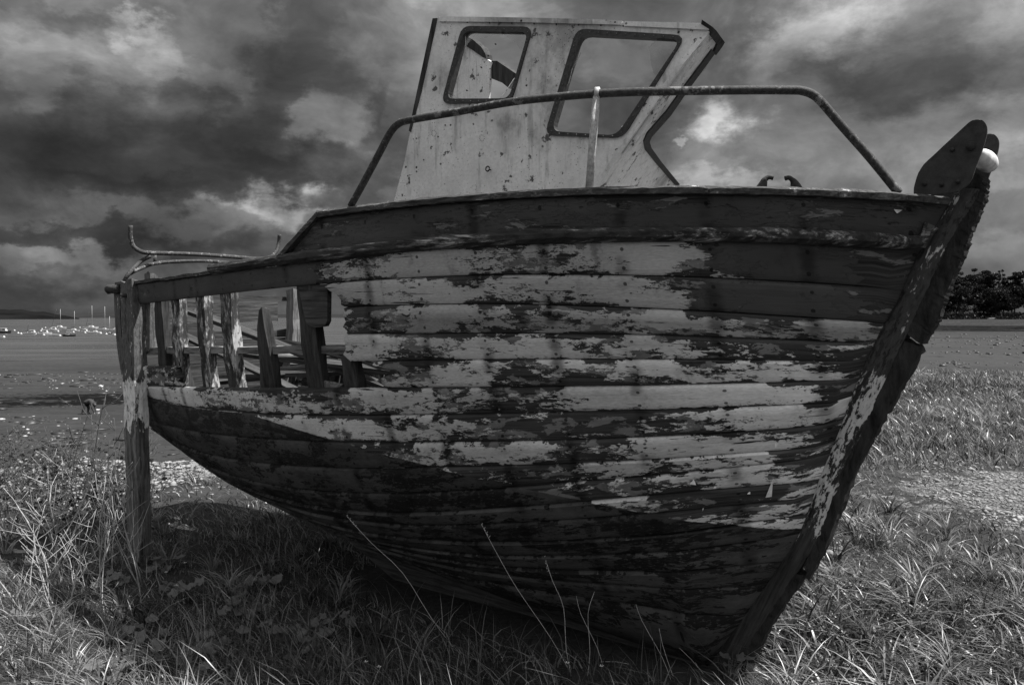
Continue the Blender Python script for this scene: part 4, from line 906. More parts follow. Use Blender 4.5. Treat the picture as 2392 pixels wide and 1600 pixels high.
# surviving piece of the far side with its crossing timber
PW = np.array([cu(2.45), 0.62, 0]); PN = np.array([math.sin(math.radians(10)), math.cos(math.radians(10)), 0])
def far_pts(pts): return [on_plane(x, y, PW, PN) for x, y in Z2(pts)]
prism('far_side_panel', far_pts([(600, 120), (732, 200), (800, 240), (850, 275), (905, 310), (890, 360), (876, 560), (860, 1180), (380, 1180), (480, 600)]), PN*0.022, M['cabin'], wh)
prism('far_side_rail', [p-PN*0.01 for p in far_pts([(690, 130), (745, 152), (800, 182), (846, 222), (870, 262), (876, 290), (850, 278), (790, 236), (690, 176)])], PN*0.06, M['ribdark'], wh)
prism('cross_beam', far_pts([(898, 300), (930, 300), (1045, 378), (1060, 470), (1000, 458), (960, 425), (898, 400)]), PN*0.05, M['ribdark'], wh)
for q, nm in (([(672, 400), (690, 330), (700, 322), (712, 330), (716, 370), (704, 420), (688, 432)], 'vent_plate'), ):
    prism(nm, [p-PN*0.012 for p in far_pts(q)], PN*0.012, M['roller'], wh)
def rivets(name, A, B, parent, step=0.045):
    P = np.array(mid(A, B, .5)); P = np.vstack([P, P[:1]]); l = np.concatenate([[0], np.cumsum(np.linalg.norm(np.diff(P, axis=0), axis=1))]); bm = bmesh.new()
    for q in np.arange(0, l[-1], step):
        c = np.array([np.interp(q, l, P[:, k]) for k in range(3)])-WHN*0.011
        m = bmesh.ops.create_icosphere(bm, subdivisions=1, radius=0.0032); bmesh.ops.translate(bm, vec=Vector(c), verts=m['verts'])
    tag(bm_obj(name, bm, M['rivet'], parent), kind='stuff')
rivets('rivets', w1o, w1i, wh); rivets('rivets', w2o, w2i, wh)

# bolt-hole rings and an eye bolt on the cabin side
def discs(name, cs, rad, mat, out=0.004):
    bm = bmesh.new()
    for x, y in cs:
        c = on_plane(x, y, WHA, WHN); add_tube(bm, [c-WHN*out, c+WHN*0.004], rad, 7)
    tag(bm_obj(name, bm, mat, wh), kind='stuff')
discs('bolt_holes', [(1014+5.5*math.cos(k*.7), 312+7*math.sin(k*.7)) for k in range(9)]+[(1126+5.5*math.cos(k*.7+.2), 323+7*math.sin(k*.7+.2)) for k in range(9)], 0.0019, M['iron'], 0.0012)
eb = on_plane(1146, 397, WHA, WHN); tube('eye_bolt', [eb-WHN*0.03+np.array([0.012*math.cos(t), 0, 0.012*math.sin(t)]) for t in np.linspace(0, 5.8, 10)]+[eb], 0.0035, M['iron'], wh, 6)
discs('screw_heads', [(940+i*0.62*9, 455-i*9) for i in range(0, 44, 3)]+[(1040+i*52, 52+i*1.2) for i in range(12)], 0.0035, M['iron'])
# welded flange and bolts on the bow roller plate
for x, y in ((2160, 430), (2200, 432), (2238, 425), (2225, 350)):
    c = on_v(x, y, -0.165); tube('bolt', [c+np.array([0, -0.012, 0]), c], 0.009, M['iron'], ro, 6)
# ---- loose boards fallen inside the open stern (things of their own)
def loose_board(p0, p1, wid, th, seed, mt, label):
    """broken board between two boat-space points"""
    p0, p1 = bw(*p0), bw(*p1); r = np.random.default_rng(seed); ax = (p1-p0); L = np.linalg.norm(ax); ax = ax/L
    s = np.cross(ax, (0, 0, 1)); s = s/np.linalg.norm(s); up = np.cross(s, ax); n = 10; V = []; F = []
    tw = r.uniform(-0.5, 0.5); ss_ = s*math.cos(tw)+up*math.sin(tw); uu = -s*math.sin(tw)+up*math.cos(tw); s, up = ss_, uu
    for i in range(n):
        t = i/(n-1); jx = r.uniform(-.05, .05) if i in (0, n-1) else 0
        for a, b in ((-.5, 0), (-.15, .0), (.2, 0), (.5, 0), (.5, 1), (.2, 1), (-.15, 1), (-.5, 1)):
            jj = r.uniform(-.06, .06) if i in (0, n-1) else 0
            V.append((ax*(L*t+jj)+s*(a*wid*(1+0.1*math.sin(t*5+seed)))+up*(b*th+0.012*math.sin(t*3.1+seed))))
    for i in range(n-1):
        for j in range(8): F.append((i*8+j, i*8+(j+1) % 8, (i+1)*8+(j+1) % 8, (i+1)*8+j))
    F += [tuple(range(8))[::-1], tuple(range((n-1)*8, n*8))]
    # object x runs along the board so that the grain does too
    R = np.stack([ax, s, up], 1); V = [R.T@np.array(v) for v in V]
    o = mesh_obj('loose_board', V, F, M[mt]); from mathutils import Matrix
    mm = Matrix([list(R[0])+[p0[0]], list(R[1])+[p0[1]], list(R[2])+[p0[2]], [0, 0, 0, 1]]); o.matrix_world = mm
    return tag(o, label, 'board', 'loose boards inside the open stern')
# curled paint chips that stand off the planking and catch the sun
for ch in ([(1803,1119),(1792,1160),(1806,1158)], [(1619,1119),(1615,1129),(1630,1131)], [(1670,1134),(1677,1134),(1677,1138),(1670,1138)], [(1749,1147),(1756,1147),(1756,1152),(1749,1152)], [(1808,1034),(1820,1036),(1815,1046)], [(2085,490),(2110,492),(2098,500)], [(1640,1186),(1648,1184),(1645,1191)], [(1470,1040),(1477,1038),(1474,1046)]):
    H = [hit_hull(x, y) for x, y in ch]; k = len(H)
    prism('paint_flake', [h+np.array([0.006*(i == 0), -0.008-0.012*(i > 0), 0]) for i, h in enumerate(H)], (0.001, 0.0015, 0), M['roller'], boat)
LB = {'old': 'pale splintered board fallen inside the open stern of the wreck', 'olddark': 'dark rotten board lying in the bilge behind the broken ribs'}
BOARDS = [
    ((0.10, -0.30, 1.76), (1.55, 0.20, 1.22), .08, .03, 'olddark'), ((0.15, 0.05, 1.60), (2.0, 0.35, 1.28), .12, .03, 'olddark'), ((0.2, 0.25, 1.42), (2.3, 0.62, 1.26), .14, .035, 'old'),
    ((0.35, 0.45, 1.38), (2.55, 0.40, 1.34), .13, .03, 'olddark'), ((0.5, -0.2, 1.18), (2.6, 0.1, 1.22), .16, .04, 'olddark'), ((0.12, -0.45, 1.62), (1.3, -0.2, 1.12), .06, .025, 'olddark'),
    ((0.7, 0.0, 1.28), (2.0, 0.50, 1.36), .10, .03, 'olddark'), ((0.15, 0.5, 1.50), (0.95, 0.62, 1.44), .14, .03, 'old'), ((0.9, -0.35, 1.12), (2.5, -0.25, 1.30), .12, .03, 'olddark'),
    ((0.3, 0.10, 1.30), (1.9, 0.66, 1.52), .06, .025, 'old'), ((0.25, -0.1, 1.46), (1.7, 0.1, 1.34), .07, .03, 'olddark'), ((0.5, 0.3, 1.50), (1.6, 0.05, 1.40), .05, .02, 'olddark'),
    ((0.2, -0.2, 1.22), (1.5, 0.45, 1.40), .11, .03, 'olddark'), ((1.2, 0.6, 1.55), (2.6, 0.7, 1.44), .10, .03, 'olddark')]
for i, (a, b, w, th, mt) in enumerate(BOARDS):
    o = loose_board((cu(a[0]), a[1], a[2]), (cu(b[0]), b[1], b[2]), w, th, 20+i, mt, LB[mt]); o['group'] = {'old': 'pale boards in the open stern', 'olddark': 'dark boards in the bilge'}[mt]

# ------------------------------------------------------------------ moored boats, buoys
def ZA(x, y): return x*0.1237, 680+y*0.1237
def hull_mesh(L, B, H, name, mat, parent, sheer=0.25, transom=0.75):
    n = 12; V = []; F = []; m = 5
    for i in range(n):
        t = i/(n-1); b = B/2*(transom+(1-transom)*min(1, t*2.2))*(1-max(0, (t-0.45)/0.55)**2.2) if t < 0.999 else 0.01
        zt = H*(1+sheer*t*t); x = L*(t-0.5)*(1 if t < .9 else 1.0)
        for k, (bb, zz) in enumerate(((0.55, -0.18), (0.9, 0.15), (1, zt), (0.86, zt), (0.0, zt+0.04))):
            V.append((x+(0.25*H*(zz/zt) if t > .8 else 0), -b*bb, zz))
    for i in range(n-1):
        for k in range(m-1): F.append((i*m+k, (i+1)*m+k, (i+1)*m+k+1, i*m+k+1))
    nv = len(V); V += [(x, -y, z) for x, y, z in V]; F += [tuple(nv+q for q in f[::-1]) for f in F]
    F += [tuple(range(m))+tuple(nv+q for q in range(m))[::-1]]
    return mesh_obj(name, V, F, mat, parent)
def house_box(name, x0, x1, b0, b1, z0, z1, rake0, rake1, mat, parent):
    V = [(x0, -b0, z0), (x1, -b0, z0), (x1, b0, z0), (x0, b0, z0), (x0+rake0, -b1, z1), (x1-rake1, -b1, z1), (x1-rake1, b1, z1), (x0+rake0, b1, z1)]
    bm = bmesh.new(); vs = [bm.verts.new(v) for v in V]
    for f in ((3, 2, 1, 0), (4, 5, 6, 7), (0, 1, 5, 4), (1, 2, 6, 5), (2, 3, 7, 6), (3, 0, 4, 7)): bm.faces.new([vs[k] for k in f])
    bmesh.ops.bevel(bm, geom=bm.edges[:], offset=0.04, segments=1, affect='EDGES'); return bm_obj(name, bm, mat, parent)
def moored(kind, zx0, zx1, zwl, label, group, flip=False, dark=False, mast=None, lean=0.0, name=None):
    px, py = ZA((zx0+zx1)/2, zwl); P = on_z(px, py, WATER_Z); L = (zx1-zx0)*0.1237/F_PX*P[1]
    o = empty(name or {'sail': 'sailing_yacht', 'motor': 'motor_boat', 'dinghy': 'dinghy'}[kind], tuple(P), math.radians(180 if flip else 0)+random.uniform(-.15, .15))
    H = {'sail': 0.115, 'motor': 0.15, 'dinghy': 0.13}[kind]*L; B = {'sail': .32, 'motor': .36, 'dinghy': .4}[kind]*L
    h = hull_mesh(L, B, H, 'hull', M['darkhull' if dark else 'gel'], o)
    if kind == 'sail':
        c = house_box('cabin', -.12*L, .26*L, .26*B, .2*B, H*.95, H*1.9, .02*L, .12*L, M['gel'], o); house_box('cabin_window', -.06*L, .12*L, .262*B, .225*B, H*1.25, H*1.65, .01*L, .03*L, M['window'], c)
        Hm = mast if mast else 1.15*L; le = math.tan(lean)*Hm*(-1 if flip else 1)
        tube('mast', [(.10*L, 0, H*1.2), (.10*L+le, 0, H+Hm)], max(.05, 0.0075*L), M['alu' if lean == 0 else 'darkhull'], o, 6)
        b = tube('boom', [(.10*L, 0, H*2.7), (-.30*L, 0, H*2.5)], 0.05, M['alu'], o, 6); tube('furled_sail', [(.10*L, 0, H*3.2), (-.05*L, 0, H*2.9), (-.28*L, 0, H*2.65)], [.16, .15, .07], M['canvas'], b, 6)
    elif kind == 'motor':
        c = house_box('cabin', -.10*L, .24*L, .34*B, .28*B, H*.95, H*2.3, .02*L, .10*L, M['gel'], o); house_box('cabin_window', -.07*L, .185*L, .345*B, .31*B, H*1.55, H*2.05, .01*L, .045*L, M['window'], c)
        house_box('hardtop', -.24*L, .18*L, .33*B, .33*B, H*2.32, H*2.48, 0, 0, M['gel'], c)
    ob = house_box('outboard', -.58*L, -.50*L, .10*B, .08*B, -H*.3, H*1.5, .01*L, .01*L, M['darkhull'], o) if kind != 'sail' else None
    return tag(o, label, 'boat', group)
g1 = 'boats moored in the bay'
moored('motor', -60, 205, 797, 'white cabin cruiser with dark hull moored farthest from the wreck', g1, dark=True)
moored('dinghy', -40, 45, 866, 'tiny white dinghy afloat beside the dark-hulled cruiser', g1)
moored('sail', 438, 565, 802, 'small white yacht with a leaning dark mast, behind a white motorboat', g1, mast=3.9, lean=.16)
moored('motor', 510, 722, 812, 'low white motorboat overlapping a small yacht with a leaning mast', g1)
moored('motor', 722, 972, 826, 'largest white cabin boat with a flat hardtop, moored mid group', g1)
moored('dinghy', 978, 1152, 842, 'low white open dinghy with black outboard', g1, flip=True)
moored('motor', 1190, 1405, 856, 'small black-hulled boat with white cabin and outboard', g1, flip=True, dark=True)
moored('motor', 925, 1112, 752, 'white half-decked boat lying behind the open dinghy', g1)
moored('sail', 985, 1255, 713, 'white yacht with dark furled sail and pale mast, behind the half-decked boat', g1, mast=9.6)
moored('sail', 900, 1010, 722, 'white yacht with the longest leaning dark mast', g1, mast=10.2, lean=.27)
moored('sail', 1262, 1512, 766, 'white yacht with a black sail cover and open water on both sides', g1, mast=8.3)
moored('sail', 1580, 1850, 712, 'white yacht with the tallest pale mast', g1, mast=11.5)
moored('sail', 1545, 1660, 728, 'white yacht with a thin leaning dark mast beside the tallest mast', g1, mast=8.5, lean=.25)
moored('motor', 1530, 1695, 782, 'white cabin boat with a canopy moored before the tall yacht', g1)
moored('sail', 1680, 1905, 797, 'white yacht with sloping white boom cover and no tall mast', g1, mast=2.0)
moored('sail', 1870, 2065, 742, 'white yacht moored between the tall-masted yacht and the wreck', g1, mast=10.8)
moored('sail', 2060, 2300, 752, 'white yacht partly hidden by the stern of the wreck', g1, mast=9.0)
moored('sail', 1995, 2125, 806, 'black sailing boat with a short thin mast', g1, dark=True, mast=6.4)
moored('dinghy', 2120, 2240, 824, 'white dinghy beside the black sailing boat', g1)
bproto = None
for zx, zy in [(275, 750), (345, 800), (400, 812), (690, 822), (830, 836), (860, 697), (795, 722), (775, 758), (1100, 770), (1390, 782), (1610, 793), (1905, 804), (2010, 818), (2170, 834), (75, 876), (1135, 850), (1510, 694)]:
    P = on_z(*ZA(zx, zy), WATER_Z)
    if bproto is None:
        bm = bmesh.new(); rings = [(0.0, -.25), (.3, -.18), (.42, 0.05), (.36, .3), (.16, .46), (.07, .5), (.09, .58), (0.0, .62)]; RR = []
        for r, z in rings: RR.append([bm.verts.new((max(r, .01)*math.cos(k*math.pi/5), max(r, .01)*math.sin(k*math.pi/5), z)) for k in range(10)])
        for i in range(len(RR)-1):
            for k in range(10): bm.faces.new((RR[i][k], RR[i][(k+1) % 10], RR[i+1][(k+1) % 10], RR[i+1][k]))
        o = bproto = bm_obj('mooring_buoy', bm, M['gel'], None, True)
    else: o = bproto.copy(); COL.objects.link(o)
    o.location = tuple(P); tag(o, 'small round white mooring buoy floating among the moored boats', 'buoy', 'mooring buoys in the bay')

# ------------------------------------------------------------------ shell gatherer on the flats
pp = on_z(207, 967, -5.0); pz = float(terrain_z(pp[0], pp[1])); pp = on_z(207, 967, pz)
def skin_body(name, verts, edges, radii, mat, loc, sub=2, rz=0.0, parent=None):
    me = bpy.data.meshes.new(name); me.from_pydata(verts, edges, []); me.materials.append(mat)
    o = bpy.data.objects.new(name, me); COL.objects.link(o); o.location = loc; o.rotation_euler = (0, 0, rz)
    if parent: o.parent = parent
    md = o.modifiers.new('skin', 'SKIN'); md.use_smooth_shade = True
    for i, r in enumerate(radii): me.skin_vertices[0].data[i].radius = (r, r); me.skin_vertices[0].data[i].use_root = (i == 0)
    sb = o.modifiers.new('sub', 'SUBSURF'); sb.levels = sb.render_levels = sub; return o
pv = [(-.18, 0, .80), (-.02, 0, .88), (.16, 0, .88), (.30, 0, .80), (.36, 0, .72), (.43, 0, .62), (.48, 0, .55),          # pelvis, back, shoulders, neck, head
      (-.24, -.14, .74), (-.24, -.18, .42), (-.33, -.22, .06), (-.22, -.23, .03), (-.20, .14, .74), (-.08, .16, .42), (-.12, .18, .06), (0.0, .18, .03),
      (.29, -.20, .74), (.36, -.26, .46), (.48, -.24, .20), (.52, -.22, .10), (.28, .20, .74), (.32, .24, .48), (.40, .20, .22), (.44, .18, .12)]
pe = [(0, 1), (1, 2), (2, 3), (3, 4), (4, 5), (5, 6), (0, 7), (7, 8), (8, 9), (9, 10), (0, 11), (11, 12), (12, 13), (13, 14), (3, 15), (15, 16), (16, 17), (17, 18), (3, 19), (19, 20), (20, 21), (21, 22)]
pr_ = [.15, .15, .16, .13, .065, .10, .09, .10, .075, .05, .045, .10, .075, .05, .045, .065, .05, .036, .034, .065, .05, .036, .034]
person = skin_body('person', pv, pe, [q*1.3 for q in pr_], M['cloth'], tuple(pp))
tag(person, 'person in dark clothes bent double gathering from the wet mud', 'person')
bmh = bmesh.new(); m_ = bmesh.ops.create_icosphere(bmh, subdivisions=2, radius=.115); bmesh.ops.translate(bmh, vec=(.45, 0, .62), verts=m_['verts']); bm_obj('hair', bmh, M['hair'], person, True)
for sy in (-1, 1):
    hb = bmesh.new(); bx = .53 if sy < 0 else .45; by = sy*(.22 if sy < 0 else .18)
    add_tube(hb, [(bx-.01, by, .10), (bx+.005, by, .05)], .026, 6)
    for k in range(4): add_tube(hb, [(bx+.003, by-.022+k*.014, .055), (bx+.012, by-.022+k*.014, .02), (bx-.002, by-.02+k*.013, -.01)], [.008, .007, .006], 5)
    add_tube(hb, [(bx+.01, by-.03, .07), (bx+.035, by-.035, .035)], [.009, .007], 5); bm_obj('hand', hb, M['skin'], person, True)
bp = on_z(228.5, 966, pz); bk = bmesh.new(); RR = []
for r, z in ((.005, .015), (.105, .0), (.108, .02), (.14, .27), (.152, .275), (.152, .29), (.138, .29), (.10, .03), (.005, .03)): RR.append([bk.verts.new((r*math.cos(k*math.pi/9), r*math.sin(k*math.pi/9), z)) for k in range(18)])
for i in range(len(RR)-1):
    for k in range(18): bk.faces.new((RR[i][k], RR[i][(k+1) % 18], RR[i+1][(k+1) % 18], RR[i+1][k]))
bko = bm_obj('bucket', bk, M['bucket'], None, True); bko.location = tuple(bp); tag(bko, 'white plastic bucket standing on the mud by the bent person', 'bucket')
tube('handle', [(.15*math.cos(t), .03, .28+.0*math.sin(t)-0.10*math.sin(t)) for t in np.linspace(0, math.pi, 9)], .006, M['iron'], bko, 5)

# ------------------------------------------------------------------ stones, shells and weed on the flats
def ico(sub=1):
    bm = bmesh.new(); bmesh.ops.create_icosphere(bm, subdivisions=sub, radius=1.0); v = np.array([q.co[:] for q in bm.verts]); f = np.array([[q.index for q in p.verts] for p in bm.faces]); bm.free(); return v, f
IV, IF = ico(1)
def scatter_blobs(name, pts, size, flat, mat, label, cat, seed):
    r = np.random.default_rng(seed); n = len(pts); k = len(IV)
    S = size[:, None]*r.uniform(.6, 1.4, (n, 3)); S[:, 2] *= flat
    J = 1+r.normal(0, .16, (n, k, 1)); a = r.uniform(0, 6.28, n); ca, sa = np.cos(a), np.sin(a)
    V = IV[None]*J*S[:, None, :]; X = V[:, :, 0]*ca[:, None]-V[:, :, 1]*sa[:, None]; Y = V[:, :, 0]*sa[:, None]+V[:, :, 1]*ca[:, None]
    V = np.stack([X, Y, V[:, :, 2]], -1)+pts[:, None, :]; Fc = (IF[None]+(np.arange(n)*k)[:, None, None]).reshape(-1, 3)
    me = fast_mesh(name, V.reshape(-1, 3), Fc, mat); o = bpy.data.objects.new(name, me); COL.objects.link(o); return tag(o, label, cat, kind='stuff')
def fast_mesh(name, V, F, mat, smooth=False):
    me = bpy.data.meshes.new(name); V = np.asarray(V, np.float32); F = np.asarray(F, np.int32); nf, k = F.shape
    me.vertices.add(len(V)); me.vertices.foreach_set('co', V.ravel()); me.loops.add(nf*k); me.loops.foreach_set('vertex_index', F.ravel()); me.polygons.add(nf)
    me.polygons.foreach_set('loop_start', np.arange(0, nf*k, k, dtype=np.int32)); me.polygons.foreach_set('loop_total', np.full(nf, k, np.int32))
    if smooth: me.polygons.foreach_set('use_smooth', np.ones(nf, bool))
    me.update(calc_edges=True); me.materials.append(mat); return me
def polar(n, a0, a1, r0, r1, seed, clump=None):
    r = np.random.default_rng(seed); a = np.radians(r.uniform(a0, a1, n)); R = np.exp(r.uniform(math.log(r0), math.log(r1), n)); x, y = R*np.sin(a), R*np.cos(a)
    if clump is not None: k = wnoise2(x, y*1.6, seed, clump, 3) > r.normal(0.25, .35, n); x, y, R = x[k], y[k], R[k]
    return x, y, R
x, y, R = polar(5200, -37, -7, 34, 112, 3, .35); r_ = np.random.default_rng(4)
scatter_blobs('shell_litter', np.stack([x, y, terrain_z(x, y)+.01], -1)[:1000], r_.gamma(1.4, .034, len(x))[:1000]*(R[:1000]/45)**.4, .45, M['shell'], 'bleached shells and pale stones littering the mudflat', 'shells', 5)
x, y, R = polar(4200, -37, -7, 32, 112, 13, .3)
scatter_blobs('seaweed', np.stack([x, y, terrain_z(x, y)], -1)[:2200], r_.gamma(2.0, .11, len(x))[:2200]*(R[:2200]/45)**.5, .16, M['kelp'], 'dark seaweed clumps lying on the mudflat', 'seaweed', 6)
x, y, R = polar(3000, 14, 37, 48, 165, 23, .25)
scatter_blobs('pebbles', np.stack([x, y, terrain_z(x, y)], -1), r_.gamma(2.0, .035, len(x))*(R/50)**.7, .5, M['kelp'], 'dark stones scattered over the sandy cove', 'stones', 7)

# ------------------------------------------------------------------ trees behind the cove
def foliage(name, centres, radii, nleaf, leaf, mat, parent, seed, flatz=.7):
    r = np.random.default_rng(seed); V = []; T = []
    w = np.array(radii)**2; w = w/w.sum(); ci = r.choice(len(centres), nleaf, p=w); d = r.normal(0, 1, (nleaf, 3)); d /= np.linalg.norm(d, axis=1)[:, None]
    rad = np.array(radii)[ci]*r.uniform(.55, 1.08, nleaf); P = np.array(centres)[ci]+d*rad[:, None]*np.array([1, 1, flatz])
    a = r.normal(0, 1, (nleaf, 3)); a /= np.linalg.norm(a, axis=1)[:, None]; b = np.cross(a, r.normal(0, 1, (nleaf, 3))); b /= np.linalg.norm(b, axis=1)[:, None]; s = leaf*r.uniform(.5, 1.3, nleaf)[:, None]
    V = np.stack([P-a*s, P+b*s*.5, P+a*s, P-b*s*.5], 1).reshape(-1, 3); F = np.arange(nleaf*4).reshape(-1, 4)
    me = fast_mesh(name, V, F, mat); at = me.attributes.new('tone', 'FLOAT', 'POINT'); at.data.foreach_set('value', np.repeat(r.uniform(0, 1, nleaf), 4).astype(np.float32))
    return link(bpy.data.objects.new(name, me), parent)
TL = ['flat-topped dark pine in the wood behind the cove', 'round-headed dark tree in the wood behind the cove', 'narrow pointed conifer rising above the wood behind the cove']
for i, (px, ytop, Y, kind) in enumerate([(2060, 650, 224, 0), (2130, 640, 226, 1), (2175, 642, 222, 0), (2215, 636, 228, 1), (2245, 632, 224, 0), (2278, 624, 232, 0), (2310, 630, 222, 1), (2335, 628, 234, 2), (2347, 626, 228, 2), (2372, 632, 224, 0), (2402, 626, 230, 1), (2440, 622, 226, 0), (2480, 630, 232, 1), (2530, 620, 228, 0),
                                         (2160, 665, 214, 1), (2235, 662, 213, 1), (2300, 660, 215, 0), (2365, 664, 214, 1), (2420, 660, 213, 1), (2100, 668, 215, 1), (2330, 672, 212, 1), (2200, 674, 212, 0)]):
    Y = Y*1.19; P = at_dist(px, ytop, Y); gz = float(terrain_z(P[0], P[1])); Ht = P[2]-gz; o = empty('pine_tree' if kind != 1 else 'broadleaf_tree', (P[0], P[1], gz-.2)); r = random.Random(i*7+1)
    bm = bmesh.new(); lean = r.uniform(-.6, .6); add_tube(bm, [(0, 0, 0), (lean*.3, 0, Ht*.3), (lean, .2, Ht*.6), (lean*1.2, .2, Ht*.92)], [.28, .22, .16, .05], 6)
    cs, rs = [], []
    nb = 26 if kind != 2 else 9
    for k in range(nb):
        t = r.uniform(.26, .90) if kind != 2 else .25+.7*k/nb; spread = (1.0+4.0*r.random())*(1.15-t*.55) if kind != 2 else 1.1*(1.15-t); a = r.uniform(0, 6.28)
        c = (lean*t+spread*math.cos(a), spread*math.sin(a), Ht*t); cs.append(c); rs.append((.8+1.0*r.random()) if kind != 2 else 1.5*(1.2-t))
        add_tube(bm, [(lean*t, 0, Ht*(t-.12)), (c[0]*.6, c[1]*.6, Ht*(t-.04)), c], [.08, .06, .03], 5)
    cs.append((lean, .2, Ht-.8)); rs.append(.9 if kind != 2 else .45)
    bm_obj('trunk', bm, M['bark'], o); foliage('crown', cs, rs, 5200 if kind != 2 else 1600, .32, M['pine'], o, i, .55 if kind == 0 else .8)
    tag(o, TL[kind], 'tree', 'trees behind the cove')
x = np.linspace(2000, 2620, 300); base = [at_dist(q, 742, 250+4*math.sin(q*.05)) for q in x]
und = foliage('undergrowth', [(p[0], p[1], float(terrain_z(p[0], p[1]))+.6) for p in base], [1.7]*len(base), 14000, .4, M['pine'], None, 91, .9); und2 = foliage('bank_scrub', [(p[0]*.985, p[1]*.985, float(terrain_z(p[0]*.985, p[1]*.985))+.2) for p in base]+[(p[0]*1.03, p[1]*1.03, float(terrain_z(p[0]*1.03, p[1]*1.03))+.5) for p in base], [1.3]*len(base)*2, 16000, .35, M['pine'], None, 92, .6); tag(und2, 'dark low scrub on the bank above the cove', 'scrub', kind='stuff'); tag(und, 'dark scrub along the shore below the trees', 'scrub', kind='stuff')
for i, (px, py, w) in enumerate([(2318, 727, 2.6), (2332, 728, 2.0), (2349, 727, 2.4)]):
    P = at_dist(px, py, 245); P[2] = float(terrain_z(P[0], P[1])); o = empty('dinghy', tuple(P), random.uniform(-.3, .3)); hull_mesh(w, .42*w, .3, 'hull', M['gel'], o); house_box('thwart', -.1*w, .05*w, .18*w, .18*w, .22, .30, 0, 0, M['gel'], o)
    tag(o, 'small white dinghy drawn up on the shore under the trees', 'boat', 'dinghies under the trees')

# ------------------------------------------------------------------ grass on the bank
def in_hull(x, y):
    q = np.stack([x, y, np.zeros_like(x)], -1)-ORG; u = q@AX; v = q@NP
    zc = np.full_like(u, .32); h = np.where((u > -.05) & (u < U_HEAD-.4) & (z_keel(np.clip(u, 0, 4.8)) < .32), half_b(np.clip(u, 0, 4.8), zc), 0.0)
    lg = (np.abs(u-lu-.02) < .10) & (np.abs(v+BS0+.08) < .08); st = (u > RFOOT-.25) & (u < RFOOT+.35) & (np.abs(v) < .09)
    return (np.abs(v) < h) | lg | st, u, v
def blades(name, x, y, hgt, wid, lean, seed, mat, tone, seg=3, wind=(-.5, -.25), ang=None):
    r = np.random.default_rng(seed); n = len(x); z = terrain_z(x, y)-.01
    a = r.uniform(0, 6.283, n) if ang is None else ang; bend = lean*r.uniform(.3, 1.2, n); dx = np.cos(a)*bend+wind[0]*lean*.5; dy = np.sin(a)*bend+wind[1]*lean*.5
    wa = r.uniform(0, 6.283, n); wx, wy = np.cos(wa), np.sin(wa); V = np.zeros((n, seg*2+1, 3))
    for k in range(seg+1):
        t = k/seg; cxp = x+dx*hgt*t**1.8; cyp = y+dy*hgt*t**1.8; czp = z+hgt*(t-.32*np.clip(bend, 0, 1.4)*t**2.2)
        w = wid*(1-t**1.6*.92)*.5
        if k < seg: V[:, 2*k] = np.stack([cxp-wx*w, cyp-wy*w, czp], -1); V[:, 2*k+1] = np.stack([cxp+wx*w, cyp+wy*w, czp], -1)
        else: V[:, 2*seg] = np.stack([cxp, cyp, czp], -1)
    nv = seg*2+1; Fq = []
    for k in range(seg-1): Fq += [[2*k, 2*k+1, 2*k+3], [2*k, 2*k+3, 2*k+2]]
    Fq.append([2*seg-2, 2*seg-1, 2*seg]); F = (np.array(Fq)[None]+(np.arange(n)*nv)[:, None, None]).reshape(-1, 3)
    me = fast_mesh(name, V.reshape(-1, 3), F, mat, True); at = me.attributes.new('tone', 'FLOAT', 'POINT'); at.data.foreach_set('value', np.repeat(np.clip(tone, 0, 1), nv).astype(np.float32))
    o = bpy.data.objects.new(name, me); COL.objects.link(o); return o
def grass_zone(n, a0, a1, r0, r1, seed, hmin, hmax, wid, lean, keep=None, power=1.0):
    r = np.random.default_rng(seed); a = np.radians(r.uniform(a0, a1, n)); R = np.sqrt(r.uniform(0, 1, n)*(r1**2-r0**2)+r0**2); x, y = R*np.sin(a), R*np.cos(a)
    inside, u, v = in_hull(x, y); g = gravel_amount(x, y); cl = np.tanh(wnoise2(x, y, 31, 1.6, 3)*.8)
    ok = ~inside & (r.uniform(0, 1, n) > g*1.15) & (r.uniform(-.9, 1.0, n) < cl+.95)
    scrub = ss(1.6, 2.6, -x)*ss(5.6, 6.6, R)*(1-ss(.2, .9, u+.9)); ok &= r.uniform(0, 1, n) > .72*scrub
    under = (u > .3) & (u < U_FOOT+.2) & (v > -1.0) & (v < 1.0); ok &= ~under | (r.uniform(0, 1, n) < .30)          # grass thinned to dark soil so the hull's shade reads deeper
    if keep is not None: ok &= keep(x, y, u, v)
    x, y, R, cl, g = x[ok], y[ok], R[ok], cl[ok], g[ok]; k = np.clip(.8+.4*cl, .4, 1.3)*(1-.5*g)
    h = (hmin+(hmax-hmin)*r.uniform(0, 1, len(x))**1.5)*k; w = wid*r.uniform(.6, 1.5, len(x)); dry = np.clip(r.beta(.8, 1.7, len(x))+.12*wnoise2(x, y, 77, .9, 2), 0, 1)
    return x, y, h, w, np.full(len(x), lean), dry
def add_grass(name, label, *args, **kw):
    x, y, h, w, l, t = grass_zone(*args, **kw); return tag(blades(name, x, y, h, w, l, args[5], M['grass'], t), label, 'grass', kind='stuff')
RCR = lambda x, y: np.hypot(x, y) < (10.2+18.5*ss(5, 18.5, np.degrees(np.arctan2(x, y))))
add_grass('grass', 'dry matted grass on the bank', 110000, -50, 47, 2.6, 6.8, 101, .04, .15, .0066, 1.35)
add_grass('grass', 'short dry grass farther back on the bank', 88000, -48, 45, 6.6, 13.5, 102, .04, .16, .0115, 1.2, keep=lambda x, y, u, v: RCR(x, y))
add_grass('grass', 'grass along the far edge of the bank', 55000, 6, 37, 13, 30, 103, .06, .24, .020, .9, keep=lambda x, y, u, v: RCR(x, y))
